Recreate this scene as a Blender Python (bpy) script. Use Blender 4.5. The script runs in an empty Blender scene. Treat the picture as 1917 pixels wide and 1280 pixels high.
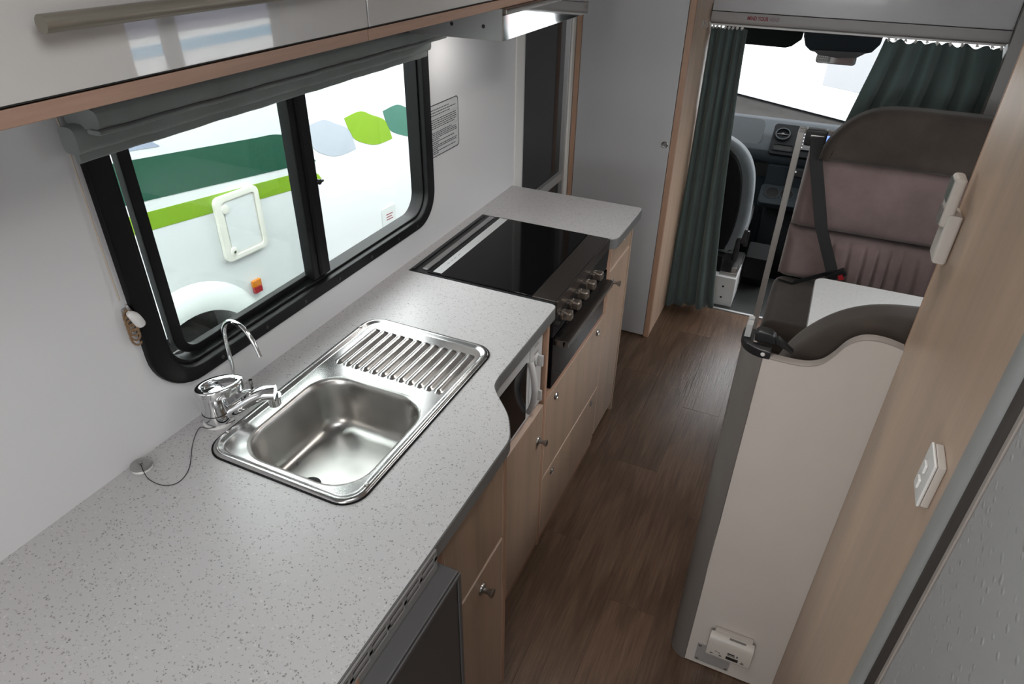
import bpy, bmesh, math, random
from mathutils import Vector, Matrix
random.seed(7)
S = bpy.context.scene
COL = S.collection
PI = math.pi

# ------------------------------------------------------------------ camera
cam_d = bpy.data.cameras.new('camera'); cam = bpy.data.objects.new('camera', cam_d); COL.objects.link(cam)
F_PX = 1260.255
cam_d.sensor_fit = 'HORIZONTAL'; cam_d.sensor_width = 36.0; cam_d.lens = F_PX / 1917 * 36.0
cam_d.clip_start = 0.01; cam_d.clip_end = 200
CAMROT = ((0.9082884, 0.41807005, 0.01515344), (0.23758323, -0.48567581, -0.84123315), (-0.34433472, 0.76768251, -0.54046014))
r = CAMROT   # rows: image right, image down, forward, in world axes
cam.matrix_world = Matrix(((r[0][0], -r[1][0], -r[2][0], 1.02219), (r[0][1], -r[1][1], -r[2][1], 0.0),
                           (r[0][2], -r[1][2], -r[2][2], 1.78294), (0, 0, 0, 1)))
S.camera = cam

# ------------------------------------------------------------------ world, lights, exposure
W = bpy.data.worlds.new('overcast_sky'); S.world = W; W.use_nodes = True
bg = W.node_tree.nodes['Background']; bg.inputs[0].default_value = (0.97, 0.985, 1.0, 1); bg.inputs[1].default_value = 8.0
def portal(name, loc, rot, sx, sy):
    l = bpy.data.lights.new(name, 'AREA'); l.shape = 'RECTANGLE'; l.size = sx; l.size_y = sy; l.cycles.is_portal = True
    o = bpy.data.objects.new(name, l); COL.objects.link(o); o.location = loc; o.rotation_euler = rot
portal('window_portal', (-0.06, 1.15, 1.23), (0, PI/2, 0), 0.56, 1.0)
portal('roof_hatch_portal', (0.85, 0.25, 2.03), (0, 0, 0), 0.48, 0.48)
portal('rear_window_portal', (0.95, -1.83, 1.35), (PI/2, 0, 0), 1.15, 0.7)
portal('dinette_window_portal', (1.93, 1.99, 1.25), (0, -PI/2, 0), 0.5, 1.02)
S.view_settings.view_transform = 'Standard'; S.view_settings.look = 'None'
S.view_settings.gamma = 1.0; S.view_settings.use_curve_mapping = False
S.view_settings.exposure = 0.2

# ------------------------------------------------------------------ materials
MATS = {}
class NT:
    def __init__(s, name):
        s.m = bpy.data.materials.new(name); s.m.use_nodes = True; s.t = s.m.node_tree; s.n = s.t.nodes; s.l = s.t.links
        s.b = s.n['Principled BSDF']; s.out = s.n['Material Output']; MATS[name] = s.m
    def node(s, typ, **kw):
        n = s.n.new(typ)
        for k, v in kw.items(): setattr(n, k, v)
        return n
    def link(s, a, b): s.l.new(a, b)
    def coords(s, scale=(1, 1, 1), kind='Object'):
        tc = s.node('ShaderNodeTexCoord'); mp = s.node('ShaderNodeMapping'); mp.inputs['Scale'].default_value = scale
        s.link(tc.outputs[kind], mp.inputs[0]); return mp.outputs[0]
    def noise(s, vec, scale, detail=2, rough=0.5):
        n = s.node('ShaderNodeTexNoise'); n.inputs['Scale'].default_value = scale; n.inputs['Detail'].default_value = detail
        n.inputs['Roughness'].default_value = rough; s.link(vec, n.inputs['Vector']); return n.outputs['Fac']
    def ramp(s, fac, stops, interp='LINEAR'):
        r_ = s.node('ShaderNodeValToRGB'); e = r_.color_ramp.elements; r_.color_ramp.interpolation = interp
        while len(e) < len(stops): e.new(0.5)
        for i, (p, c) in enumerate(stops): e[i].position = p; e[i].color = (*c, 1) if len(c) == 3 else c
        s.link(fac, r_.inputs[0]); return r_.outputs[0]
    def mix(s, a, b, fac, mode='MIX'):
        m = s.node('ShaderNodeMix', data_type='RGBA', blend_type=mode)
        for sock, v in ((m.inputs[6], a), (m.inputs[7], b), (m.inputs[0], fac)):
            if hasattr(v, 'links') or hasattr(v, 'is_linked'): s.link(v, sock)
            else: sock.default_value = (*v, 1) if isinstance(v, tuple) else v
        return m.outputs[2]
    def bump(s, h, strength=0.2, dist=0.001):
        b = s.node('ShaderNodeBump'); b.inputs['Strength'].default_value = strength; b.inputs['Distance'].default_value = dist
        s.link(h, b.inputs['Height']); s.link(b.outputs[0], s.b.inputs['Normal'])
def base(name, col, rough=0.5, metal=0.0, spec=0.5, coat=0.0, bump=None, var=None):
    t = NT(name); b = t.b
    b.inputs['Base Color'].default_value = (*col, 1); b.inputs['Roughness'].default_value = rough
    b.inputs['Metallic'].default_value = metal; b.inputs['Specular IOR Level'].default_value = spec
    b.inputs['Coat Weight'].default_value = coat; b.inputs['Coat Roughness'].default_value = 0.05
    if var or bump:
        v = t.coords()
    if var:
        f = t.noise(v, var[0], 4, 0.6)
        t.link(t.ramp(f, [(0.3, tuple(c * (1 - var[1]) for c in col)), (0.7, tuple(min(1, c * (1 + var[1])) for c in col))]), b.inputs['Base Color'])
    if bump:
        t.bump(t.noise(v, bump[0], 3), bump[1], bump[2] if len(bump) > 2 else 0.001)
    return t.m
def wood(name, c1, c2, axis, rough=0.4, scale=1.0, coat=0.0):
    t = NT(name); sc = [60, 60, 60]; sc[axis] = 3
    v = t.coords(tuple(x * scale for x in sc)); f = t.noise(v, 3.0, 5, 0.65)
    v2 = t.coords(tuple(x * scale * 0.12 for x in sc)); f2 = t.noise(v2, 2.0, 2)
    col = t.ramp(f, [(0.25, c1), (0.75, c2)])
    col = t.mix(col, t.ramp(f2, [(0.3, (0.85, 0.85, 0.85)), (0.7, (1.08, 1.06, 1.04))]), 1.0, 'MULTIPLY')
    t.link(col, t.b.inputs['Base Color']); t.b.inputs['Roughness'].default_value = rough; t.b.inputs['Coat Weight'].default_value = coat
    t.bump(f, 0.06, 0.0006); return t.m
def counter_mat(name, c, dark, light):
    t = NT(name); v = t.coords((1, 1, 1))
    n0 = t.node('ShaderNodeTexNoise'); n0.inputs['Scale'].default_value = 260; t.link(v, n0.inputs['Vector'])
    add = t.node('ShaderNodeVectorMath', operation='SCALE'); t.link(n0.outputs['Color'], add.inputs[0]); add.inputs['Scale'].default_value = 0.0075
    ad2 = t.node('ShaderNodeVectorMath', operation='ADD'); t.link(v, ad2.inputs[0]); t.link(add.outputs[0], ad2.inputs[1])
    vo = t.node('ShaderNodeTexVoronoi'); vo.inputs['Scale'].default_value = 235; t.link(ad2.outputs[0], vo.inputs['Vector'])
    sep = t.node('ShaderNodeSeparateColor'); t.link(vo.outputs['Color'], sep.inputs[0])
    dd = t.ramp(vo.outputs['Distance'], [(0.28, (1, 1, 1)), (0.40, (0, 0, 0))])
    pick = t.ramp(sep.outputs[0], [(0.0, (1, 1, 1)), (0.34, (0, 0, 0))], 'CONSTANT')
    pick2 = t.ramp(sep.outputs[0], [(0.0, (0, 0, 0)), (0.93, (1, 1, 1))], 'CONSTANT')
    m1 = t.mix(dd, pick, 1.0, 'MULTIPLY'); m2 = t.mix(dd, pick2, 1.0, 'MULTIPLY')
    dcol = t.ramp(sep.outputs[1], [(0, dark), (1, tuple(x * 2.2 for x in dark))])
    col = t.mix(t.mix(c, light, m2), dcol, m1)
    t.link(col, t.b.inputs['Base Color']); t.b.inputs['Roughness'].default_value = 0.34
    t.b.inputs['Specular IOR Level'].default_value = 0.5; return t.m
def steel(name, col=(0.62, 0.62, 0.62), rough=0.22, brushed=None, smear=0.0):
    t = NT(name); t.b.inputs['Base Color'].default_value = (*col, 1); t.b.inputs['Metallic'].default_value = 1.0
    v = t.coords(brushed or (1, 1, 1)); f = t.noise(v, 40 if brushed else 14, 4 if brushed else 1, 0.5)
    rr = t.node('ShaderNodeMapRange'); t.link(f, rr.inputs[0]); rr.inputs[1].default_value = 0.3; rr.inputs[2].default_value = 0.7
    rr.inputs[3].default_value = rough * 0.85; rr.inputs[4].default_value = rough * 1.15; t.link(rr.outputs[0], t.b.inputs['Roughness'])
    if smear:
        t.link(t.ramp(f, [(0.3, tuple(c * (1 - smear) for c in col)), (0.65, tuple(min(1, c * (1 + smear)) for c in col))]), t.b.inputs['Base Color'])
    return t.m
def glass(name, tint=(1, 1, 1), rough=0.0, refl=1.0, dirt=0.0):
    t = NT(name); t.n.remove(t.b)
    tr = t.node('ShaderNodeBsdfTransparent'); tr.inputs[0].default_value = (*tint, 1)
    gl = t.node('ShaderNodeBsdfGlossy'); gl.inputs['Roughness'].default_value = rough
    lw = t.node('ShaderNodeLayerWeight'); lw.inputs[0].default_value = 0.5
    pw_ = t.node('ShaderNodeMath', operation='POWER'); t.link(lw.outputs['Facing'], pw_.inputs[0]); pw_.inputs[1].default_value = 5.0
    fr = t.node('ShaderNodeMath', operation='MULTIPLY_ADD'); t.link(pw_.outputs[0], fr.inputs[0]); fr.inputs[1].default_value = 0.9; fr.inputs[2].default_value = 0.025
    mx = t.node('ShaderNodeMixShader'); t.link(fr.outputs[0], mx.inputs[0]); t.link(tr.outputs[0], mx.inputs[1]); t.link(gl.outputs[0], mx.inputs[2])
    t.link(mx.outputs[0], t.out.inputs[0]); return t.m
def emit(name, col, s):
    t = NT(name); t.b.inputs['Base Color'].default_value = (*col, 1); t.b.inputs['Emission Color'].default_value = (*col, 1)
    t.b.inputs['Emission Strength'].default_value = s; return t.m
def fabric(name, col, sheen=0.3, nap=0.25, scale=9):
    t = NT(name); v = t.coords(); f = t.noise(v, scale, 4, 0.65); g = t.noise(v, 700, 2)
    t.link(t.ramp(f, [(0.3, tuple(c * (1 - nap) for c in col)), (0.7, tuple(c * (1 + nap) for c in col))]), t.b.inputs['Base Color'])
    t.b.inputs['Roughness'].default_value = 0.95; t.b.inputs['Sheen Weight'].default_value = sheen; t.b.inputs['Specular IOR Level'].default_value = 0.1
    t.bump(g, 0.25, 0.0008); return t.m
def floor_mat(name):
    t = NT(name); oi = t.node('ShaderNodeObjectInfo')
    tc = t.node('ShaderNodeTexCoord'); of = t.node('ShaderNodeVectorMath', operation='SCALE'); of.inputs[0].default_value = (3.1, 7.7, 0); t.link(oi.outputs['Random'], of.inputs['Scale'])
    ad = t.node('ShaderNodeVectorMath', operation='ADD'); t.link(tc.outputs['Object'], ad.inputs[0]); t.link(of.outputs[0], ad.inputs[1])
    def mp(sc):
        m = t.node('ShaderNodeMapping'); m.inputs['Scale'].default_value = sc; t.link(ad.outputs[0], m.inputs[0]); return m.outputs[0]
    f = t.noise(mp((55, 2.2, 55)), 3, 5, 0.7)
    wv = t.node('ShaderNodeTexWave', wave_type='RINGS'); wv.inputs['Scale'].default_value = 3.0; wv.inputs['Distortion'].default_value = 5
    wv.inputs['Detail'].default_value = 3; wv.inputs['Detail Scale'].default_value = 1.4; t.link(mp((6.0, 0.22, 1)), wv.inputs['Vector'])
    c = t.ramp(f, [(0.25, (0.075, 0.044, 0.028)), (0.75, (0.155, 0.098, 0.066))])
    c = t.mix(c, t.ramp(wv.outputs['Fac'], [(0.15, (0.76, 0.73, 0.70)), (0.6, (1.10, 1.09, 1.08))]), 0.7, 'MULTIPLY')
    c = t.mix(c, t.ramp(oi.outputs['Random'], [(0, (0.86, 0.86, 0.86)), (1, (1.14, 1.12, 1.10))]), 1.0, 'MULTIPLY')
    t.link(c, t.b.inputs['Base Color']); t.b.inputs['Roughness'].default_value = 0.27; t.b.inputs['Specular IOR Level'].default_value = 0.5
    t.bump(f, 0.6, 0.0016); return t.m
M = dict(
    wall=base('white_wall_panel', (0.62, 0.62, 0.63), 0.27, bump=(180, 0.05, 0.0006)),
    gloss=base('glossy_white_laminate', (0.50, 0.485, 0.47), 0.3, coat=1.0, var=(3, 0.03)),
    wardrobe=base('silver_white_laminate', (0.42, 0.42, 0.43), 0.24, coat=0.2, var=(2, 0.04)),
    ceil=base('ceiling_white', (0.75, 0.75, 0.74), 0.6),
    beech=wood('beech_edge', (0.36, 0.215, 0.145), (0.46, 0.285, 0.20), 1, 0.45),
    beechz=wood('beech_edge_vertical', (0.34, 0.205, 0.14), (0.44, 0.275, 0.19), 2, 0.45),
    cab=wood('maple_cabinet_front', (0.345, 0.248, 0.180), (0.40, 0.295, 0.22), 2, 0.36),
    partition=wood('maple_partition', (0.47, 0.34, 0.25), (0.535, 0.40, 0.30), 2, 0.36),
    cream=base('cream_panel', (0.56, 0.515, 0.475), 0.42, var=(6, 0.03), bump=(260, 0.04, 0.0005)),
    counter=counter_mat('speckled_grey_laminate', (0.475, 0.465, 0.47), (0.17, 0.16, 0.155), (0.56, 0.55, 0.55)),
    counter2=counter_mat('speckled_light_table', (0.50, 0.50, 0.50), (0.28, 0.27, 0.26), (0.62, 0.62, 0.62)),
    edge=base('counter_edge_band', (0.155, 0.155, 0.155), 0.4),
    steel=steel('sink_steel', (0.46, 0.455, 0.45), 0.22),
    bowl=steel('sink_bowl_steel', (0.46, 0.45, 0.435), 0.32, smear=0.12),
    plate=steel('brushed_steel_plate', (0.44, 0.435, 0.43), 0.38, (1, 30, 30)),
    mirror=steel('polished_hood_steel', (0.72, 0.72, 0.72), 0.05),
    chrome=base('chrome', (0.80, 0.81, 0.82), 0.05, 1.0),
    darksteel=steel('dark_brushed_steel', (0.20, 0.18, 0.165), 0.32, (30, 2, 30)),
    knob=base('bronze_knob', (0.34, 0.29, 0.25), 0.3, 0.9),
    nickel=base('satin_nickel', (0.40, 0.39, 0.38), 0.28, 1.0),
    bglass=base('black_ceramic_glass', (0.003, 0.003, 0.0035), 0.06, 0, 0.16),
    black=base('black_plastic', (0.010, 0.010, 0.011), 0.38),
    rubber=base('black_rubber', (0.006, 0.006, 0.006), 0.6, 0, 0.12),
    frameblk=base('black_window_frame', (0.004, 0.004, 0.0045), 0.45, 0, 0.2),
    white=base('white_plastic', (0.70, 0.69, 0.67), 0.4),
    cleat=base('white_cleat_plastic', (0.62, 0.61, 0.60), 0.5),
    cord=base('brown_cord', (0.18, 0.11, 0.06), 0.9, bump=(400, 0.3)),
    cordlight=base('pale_cord', (0.42, 0.36, 0.30), 0.9),
    blind=fabric('grey_green_blind', (0.190, 0.208, 0.200), 0.25, 0.12, 6),
    curtain=fabric('green_curtain', (0.080, 0.112, 0.108), 0.2, 0.10, 5),
    pink=fabric('dusty_pink_suede', (0.165, 0.120, 0.115), 0.3, 0.16, 7),
    brown=fabric('brown_suede', (0.050, 0.040, 0.034), 0.18, 0.22, 7),
    belt=base('black_webbing', (0.010, 0.010, 0.011), 0.75, bump=(500, 0.3)),
    fridge=base('fridge_grey', (0.115, 0.113, 0.115), 0.42, 0.3),
    fridgedoor=base('fridge_door_grey', (0.075, 0.072, 0.073), 0.4, 0.3),
    vent=base('vent_strip_grey', (0.23, 0.225, 0.22), 0.45),
    micro=base('microwave_white', (0.56, 0.555, 0.55), 0.35),
    tint=base('dark_microwave_glass', (0.006, 0.006, 0.007), 0.08),
    alu=base('aluminium_frame', (0.50, 0.50, 0.50), 0.4, 0.6),
    doorglass=base('dark_door_glass', (0.016, 0.018, 0.020), 0.10, 0, 0.5),
    greypost=base('grey_corner_profile', (0.145, 0.132, 0.122), 0.45), greytrim=base('taupe_edge_trim', (0.30, 0.265, 0.24), 0.45),
    tgrey=base('grey_door_trim', (0.30, 0.305, 0.30), 0.45),
    dash=base('dashboard_grey', (0.017, 0.021, 0.024), 0.8, 0, 0.06, bump=(500, 0.2)),
    dashl=base('dashboard_cover_grey', (0.030, 0.035, 0.038), 0.7, 0, 0.12, bump=(500, 0.2)),
    dashb=base('dashboard_black', (0.006, 0.0068, 0.0075), 0.6, 0, 0.04),
    cabseat=fabric('grey_cab_seat', (0.14, 0.16, 0.17), 0.2, 0.08, 20),
    cabblk=base('black_seat_back', (0.006, 0.0065, 0.007), 0.6, 0, 0.12),
    paint=base('white_painted_metal', (0.60, 0.61, 0.61), 0.35),
    van=base('white_gelcoat', (0.66, 0.685, 0.69), 0.35),
    flare=base('white_arch_flare', (0.58, 0.61, 0.60), 0.4),
    hatch=base('ivory_hatch', (0.70, 0.69, 0.63), 0.4),
    vgreen=base('dark_green_vinyl', (0.014, 0.075, 0.045), 0.4, var=(60, 0.15)),
    vlime=base('lime_vinyl', (0.19, 0.34, 0.020), 0.4),
    vlav=base('lavender_vinyl', (0.30, 0.34, 0.44), 0.4),
    vpale=base('pale_grey_vinyl', (0.37, 0.41, 0.46), 0.4),
    vteal=base('teal_green_vinyl', (0.055, 0.16, 0.12), 0.4),
    vblue=base('sky_blue_vinyl', (0.12, 0.34, 0.50), 0.4),
    vvio=base('slate_violet_vinyl', (0.14, 0.145, 0.21), 0.4),
    amber=base('amber_lens', (0.55, 0.17, 0.0), 0.2), red=base('red_lens', (0.30, 0.015, 0.02), 0.2),
    redprint=base('red_lettering', (0.22, 0.012, 0.02), 0.5), fadedprint=base('faded_lettering', (0.22, 0.17, 0.17), 0.5),
    ink=base('black_ink', (0.02, 0.02, 0.02), 0.6), greyink=base('grey_ink', (0.16, 0.15, 0.14), 0.6),
    label=base('silver_label', (0.48, 0.49, 0.50), 0.45), paper=base('white_label', (0.78, 0.80, 0.80), 0.28, 0.55),
    vgrey=base('grey_van_panel', (0.20, 0.21, 0.22), 0.5),
    asphalt=base('asphalt', (0.026, 0.025, 0.024), 0.95, 0, 0.0, var=(1.5, 0.2), bump=(60, 0.6, 0.01)),
    tyre=base('tyre_rubber', (0.012, 0.012, 0.012), 0.8), hub=base('steel_wheel', (0.42, 0.42, 0.41), 0.4, 0.5),
    clear=glass('clear_glass'), tinted=glass('lightly_tinted_glass', (0.86, 0.88, 0.87)),
    screen=emit('radio_screen', (0.06, 0.13, 0.55), 0.9), lamp=emit('lamp_diffuser', (1.0, 0.96, 0.90), 6.0),
    floor=floor_mat('vinyl_plank'), mat=base('black_cab_mat', (0.022, 0.024, 0.024), 0.75, bump=(120, 0.4)),
    remote=base('ivory_remote', (0.52, 0.48, 0.44), 0.35), lcd=base('grey_screen', (0.14, 0.17, 0.16), 0.08),
    clearp=base('clear_plastic_tab', (0.45, 0.45, 0.45), 0.25),
    gasket=base('dark_brown_gasket', (0.045, 0.038, 0.034), 0.55),
    gap=base('dark_gap', (0.012, 0.011, 0.010), 0.8),
    pinkbr=wood('beech_rail', (0.30, 0.185, 0.135), (0.37, 0.235, 0.175), 1, 0.45),
)
def panel_mat():
    t = NT('pimpled_grey_laminate'); v = t.coords((1, 1, 1))
    vo = t.node('ShaderNodeTexVoronoi'); vo.inputs['Scale'].default_value = 95; t.link(v, vo.inputs['Vector'])
    sep = t.node('ShaderNodeSeparateColor'); t.link(vo.outputs['Color'], sep.inputs[0])
    pk = t.ramp(sep.outputs[0], [(0, (1, 1, 1)), (0.22, (0, 0, 0))], 'CONSTANT'); dd = t.ramp(vo.outputs['Distance'], [(0.12, (1, 1, 1)), (0.42, (0, 0, 0))])
    h = t.mix(pk, dd, 1.0, 'MULTIPLY'); t.b.inputs['Base Color'].default_value = (0.33, 0.33, 0.33, 1); t.b.inputs['Roughness'].default_value = 0.45
    t.bump(h, 0.5, 0.0018); return t.m
M['pimple'] = panel_mat()
M['gloss'].node_tree.nodes['Principled BSDF'].inputs['Coat IOR'].default_value = 1.85
M['gloss'].node_tree.nodes['Principled BSDF'].inputs['Coat Roughness'].default_value = 0.03

# ------------------------------------------------------------------ mesh helpers (all return a bmesh in world coordinates)
def box(x0, x1, y0, y1, z0, z1, bev=0.0, seg=2):
    bm = bmesh.new(); bmesh.ops.create_cube(bm, size=1)
    for v in bm.verts: v.co = Vector(((x0 + x1) / 2 + v.co.x * (x1 - x0), (y0 + y1) / 2 + v.co.y * (y1 - y0), (z0 + z1) / 2 + v.co.z * (z1 - z0)))
    if bev: bmesh.ops.bevel(bm, geom=bm.edges[:], offset=bev, segments=seg, affect='EDGES', profile=0.5)
    return bm
AX = {'x': lambda a, b, t: (t, a, b), 'y': lambda a, b, t: (a, t, b), 'z': lambda a, b, t: (a, b, t)}
def prism(poly, axis, t0, t1, bev=0.0, seg=2):
    bm = bmesh.new(); f = AX[axis]; n = len(poly)
    a = [bm.verts.new(f(p[0], p[1], t0)) for p in poly]; b = [bm.verts.new(f(p[0], p[1], t1)) for p in poly]
    bm.faces.new(a[::-1]); bm.faces.new(b)
    for i in range(n): bm.faces.new((a[i], a[(i + 1) % n], b[(i + 1) % n], b[i]))
    bmesh.ops.recalc_face_normals(bm, faces=bm.faces[:])
    if bev:
        caps = [e for e in bm.edges if (e.verts[0] in a) == (e.verts[1] in a)]
        bmesh.ops.bevel(bm, geom=caps, offset=bev, segments=seg, affect='EDGES', profile=0.5)
    return bm
def ring(outer, inner, axis, t0, t1, bev=0.0):
    bm = bmesh.new(); f = AX[axis]; n = len(outer)
    L = [[bm.verts.new(f(p[0], p[1], t)) for p in q] for q, t in ((outer, t0), (outer, t1), (inner, t1), (inner, t0))]
    for k in range(4):
        A, B = L[k], L[(k + 1) % 4]
        for i in range(n): bm.faces.new((A[i], A[(i + 1) % n], B[(i + 1) % n], B[i]))
    bmesh.ops.recalc_face_normals(bm, faces=bm.faces[:])
    if bev:
        caps = [e for e in bm.edges if any((e.verts[0] in q and e.verts[1] in q) for q in map(set, L))]
        bmesh.ops.bevel(bm, geom=caps, offset=bev, segments=2, affect='EDGES', profile=0.5)
    return bm
def rrect(a0, a1, b0, b1, r_, seg=6):
    pts = []
    for cx, cy, s in ((a1 - r_, b1 - r_, 0), (a0 + r_, b1 - r_, 1), (a0 + r_, b0 + r_, 2), (a1 - r_, b0 + r_, 3)):
        for i in range(seg + 1):
            t = (s + i / seg) * PI / 2; pts.append((cx + r_ * math.cos(t), cy + r_ * math.sin(t)))
    return pts
def tube(pts, rad, n=10, caps=True):
    bm = bmesh.new(); P = [Vector(p) for p in pts]; rads = rad if isinstance(rad, (list, tuple)) else [rad] * len(P)
    up = None; rings = []
    for i, p in enumerate(P):
        d = (P[min(i + 1, len(P) - 1)] - P[max(i - 1, 0)]).normalized()
        if up is None: up = d.orthogonal().normalized()
        else: up = (up - d * up.dot(d)).normalized()
        s = d.cross(up)
        rings.append([bm.verts.new(p + (up * math.cos(t) + s * math.sin(t)) * rads[i]) for t in [k * 2 * PI / n for k in range(n)]])
    for A, B in zip(rings, rings[1:]):
        for k in range(n): bm.faces.new((A[k], A[(k + 1) % n], B[(k + 1) % n], B[k]))
    if caps: bm.faces.new(rings[0][::-1]); bm.faces.new(rings[-1])
    bmesh.ops.recalc_face_normals(bm, faces=bm.faces[:]); return bm
def lathe(prof, c, axis='z', n=24):
    bm = bmesh.new(); rings = []
    for rr, h in prof:
        ring_ = []
        for k in range(n):
            t = 2 * PI * k / n; a, b = rr * math.cos(t), rr * math.sin(t)
            ring_.append(bm.verts.new(Vector(c) + Vector({'z': (a, b, h), 'x': (h, a, b), 'y': (a, h, b)}[axis])))
        rings.append(ring_)
    for A, B in zip(rings, rings[1:]):
        for k in range(n): bm.faces.new((A[k], A[(k + 1) % n], B[(k + 1) % n], B[k]))
    bm.faces.new(rings[0]); bm.faces.new(rings[-1][::-1])
    bmesh.ops.recalc_face_normals(bm, faces=bm.faces[:]); return bm
def surf(fn, nu, nv):
    bm = bmesh.new(); g = [[bm.verts.new(fn(i / nu, j / nv)) for j in range(nv + 1)] for i in range(nu + 1)]
    for i in range(nu):
        for j in range(nv): bm.faces.new((g[i][j], g[i + 1][j], g[i + 1][j + 1], g[i][j + 1]))
    return bm
def join(*bms):
    out = bmesh.new()
    for b in bms:
        me = bpy.data.meshes.new('t'); b.to_mesh(me); b.free(); out.from_mesh(me); bpy.data.meshes.remove(me)
    return out
def xf(bm, mat): bmesh.ops.transform(bm, matrix=mat, verts=bm.verts[:]); return bm
def spline(pts, n=8):
    P = [Vector(p) for p in pts]; out = []
    for i in range(len(P) - 1):
        p0, p1, p2, p3 = P[max(i - 1, 0)], P[i], P[i + 1], P[min(i + 2, len(P) - 1)]
        for k in range(n):
            t = k / n; out.append(0.5 * ((2 * p1) + (p2 - p0) * t + (2 * p0 - 5 * p1 + 4 * p2 - p3) * t * t + (3 * p1 - p0 - 3 * p2 + p3) * t ** 3))
    out.append(P[-1]); return out
def text_bm(body, size, depth=0.0006, bold=0.0):
    cu = bpy.data.curves.new('txt', 'FONT'); cu.body = body; cu.size = size; cu.extrude = depth; cu.offset = bold
    cu.align_x = 'LEFT'; cu.resolution_u = 3
    ob = bpy.data.objects.new('txt', cu); COL.objects.link(ob)
    me = bpy.data.meshes.new_from_object(ob); bm = bmesh.new(); bm.from_mesh(me)
    bpy.data.objects.remove(ob); bpy.data.meshes.remove(me); return bm

# ------------------------------------------------------------------ object helpers
WL = {}
def tag(o, label=None, cat=None, group=None, kind=None):
    if label: o['label'] = label
    if cat: o['category'] = cat
    if group: o['group'] = group
    if kind: o['kind'] = kind
    return o
def attach(o, parent):
    if parent is not None:
        o.parent = parent; o.matrix_parent_inverse = Matrix.Translation(WL[parent.name]).inverted()
def obj(name, bm, mat, parent=None, label=None, cat=None, group=None, kind=None, smooth=None):
    xs = [v.co for v in bm.verts]
    c = Vector(((min(v.x for v in xs) + max(v.x for v in xs)) / 2, (min(v.y for v in xs) + max(v.y for v in xs)) / 2, min(v.z for v in xs)))
    bmesh.ops.translate(bm, vec=-c, verts=bm.verts[:])
    me = bpy.data.meshes.new(name); bm.to_mesh(me); bm.free()
    for m in (mat if isinstance(mat, (list, tuple)) else [mat]): me.materials.append(M[m])
    if smooth is not False:
        me.polygons.foreach_set('use_smooth', [True] * len(me.polygons)); me.set_sharp_from_angle(angle=math.radians(smooth or 35))
    o = bpy.data.objects.new(name, me); COL.objects.link(o); o.location = c; WL[o.name] = c.copy()
    if smooth is not False and len(me.polygons) > 6:
        wn = o.modifiers.new('weighted_normals', 'WEIGHTED_NORMAL'); wn.keep_sharp = True; wn.weight = 80
    attach(o, parent); return tag(o, label, cat, group, kind)
def thing(name, loc, label, cat, group=None, kind=None):
    o = bpy.data.objects.new(name, None); COL.objects.link(o); o.location = loc; o.empty_display_size = 0.05
    WL[o.name] = Vector(loc); return tag(o, label, cat, group, kind)
def copy_at(src, loc, parent=None):
    o = src.copy(); COL.objects.link(o); o.location = loc; WL[o.name] = Vector(loc); o.parent = None
    o.matrix_parent_inverse = Matrix(); attach(o, parent); return o
def copy_kids(src, dst, off):
    for k in list(src.children): copy_at(k, WL[k.name] + off, dst)

# ================================================================== STRUCTURE
RX = 1.90      # outer right wall
fl = obj('floor', box(-0.02, RX, -1.9, 3.31, -0.05, -0.003), 'gap', kind='structure')
pw, plen = 0.152, 1.05
proto = None
for i in range(int(RX / pw) + 1):
    y = -1.9 + (i * 0.437) % plen - plen
    while y < 3.30:
        a, b = max(y, -1.9), min(y + plen, 3.305); x0, x1 = i * pw, min((i + 1) * pw, RX)
        if b - a > 0.02 and not (x1 < 0.45):
            obj('plank', box(x0 + 0.0003, x1 - 0.0003, a + 0.0003, b - 0.0003, -0.003, 0.0), 'floor', fl)
        y += plen
def wall_x(name, x0, x1, y0, y1, z0, z1, holes, mat):
    parts = []; ys = y0
    for (ha, hb, hz0, hz1) in sorted(holes):
        if ha > ys: parts.append(box(x0, x1, ys, ha, z0, z1))
        if hz0 > z0: parts.append(box(x0, x1, ha, hb, z0, hz0))
        if hz1 < z1: parts.append(box(x0, x1, ha, hb, hz1, z1))
        ys = hb
    if ys < y1: parts.append(box(x0, x1, ys, y1, z0, z1))
    return obj(name, join(*parts), mat, kind='structure', smooth=False)
CZ = 2.0
wall_x('wall_left', -0.045, 0.0, -1.9, 3.30, 0, CZ, [(0.69, 1.635, 1.012, 1.53), (2.268, 2.868, 0.0, 1.85)], 'wall')
wall_x('wall_right', RX, RX + 0.045, -1.9, 3.30, 0, CZ, [(1.48, 2.50, 1.0, 1.5)], 'wall')
rear = join(box(0, RX, -1.945, -1.9, 0, 1.0), box(0, RX, -1.945, -1.9, 1.70, CZ), box(0, 0.375, -1.945, -1.9, 1.0, 1.70), box(1.525, RX, -1.945, -1.9, 1.0, 1.70))
obj('wall_rear', rear, 'wall', kind='structure', smooth=False)
hx0, hx1, hy0, hy1 = 0.62, 1.08, 0.02, 0.48
obj('ceiling', join(box(0, hx0, -1.9, 3.3, CZ, CZ + 0.04), box(hx1, RX, -1.9, 3.3, CZ, CZ + 0.04), box(hx0, hx1, -1.9, hy0, CZ, CZ + 0.04), box(hx0, hx1, hy1, 3.3, CZ, CZ + 0.04)), 'ceil', kind='structure', smooth=False)
w3 = thing('window_3', (0.95, -1.92, 0.95), None, None, kind='structure')
obj('window_frame', ring(rrect(0.345, 1.555, 0.97, 1.73, 0.08), rrect(0.405, 1.495, 1.03, 1.67, 0.06), 'y', -1.93, -1.885), 'frameblk', w3)
obj('pane', box(0.37, 1.53, -1.925, -1.921, 0.99, 1.71), 'clear', w3)
w5 = thing('window_5', ((hx0 + hx1) / 2, (hy0 + hy1) / 2, CZ), None, None, kind='structure')
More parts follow.
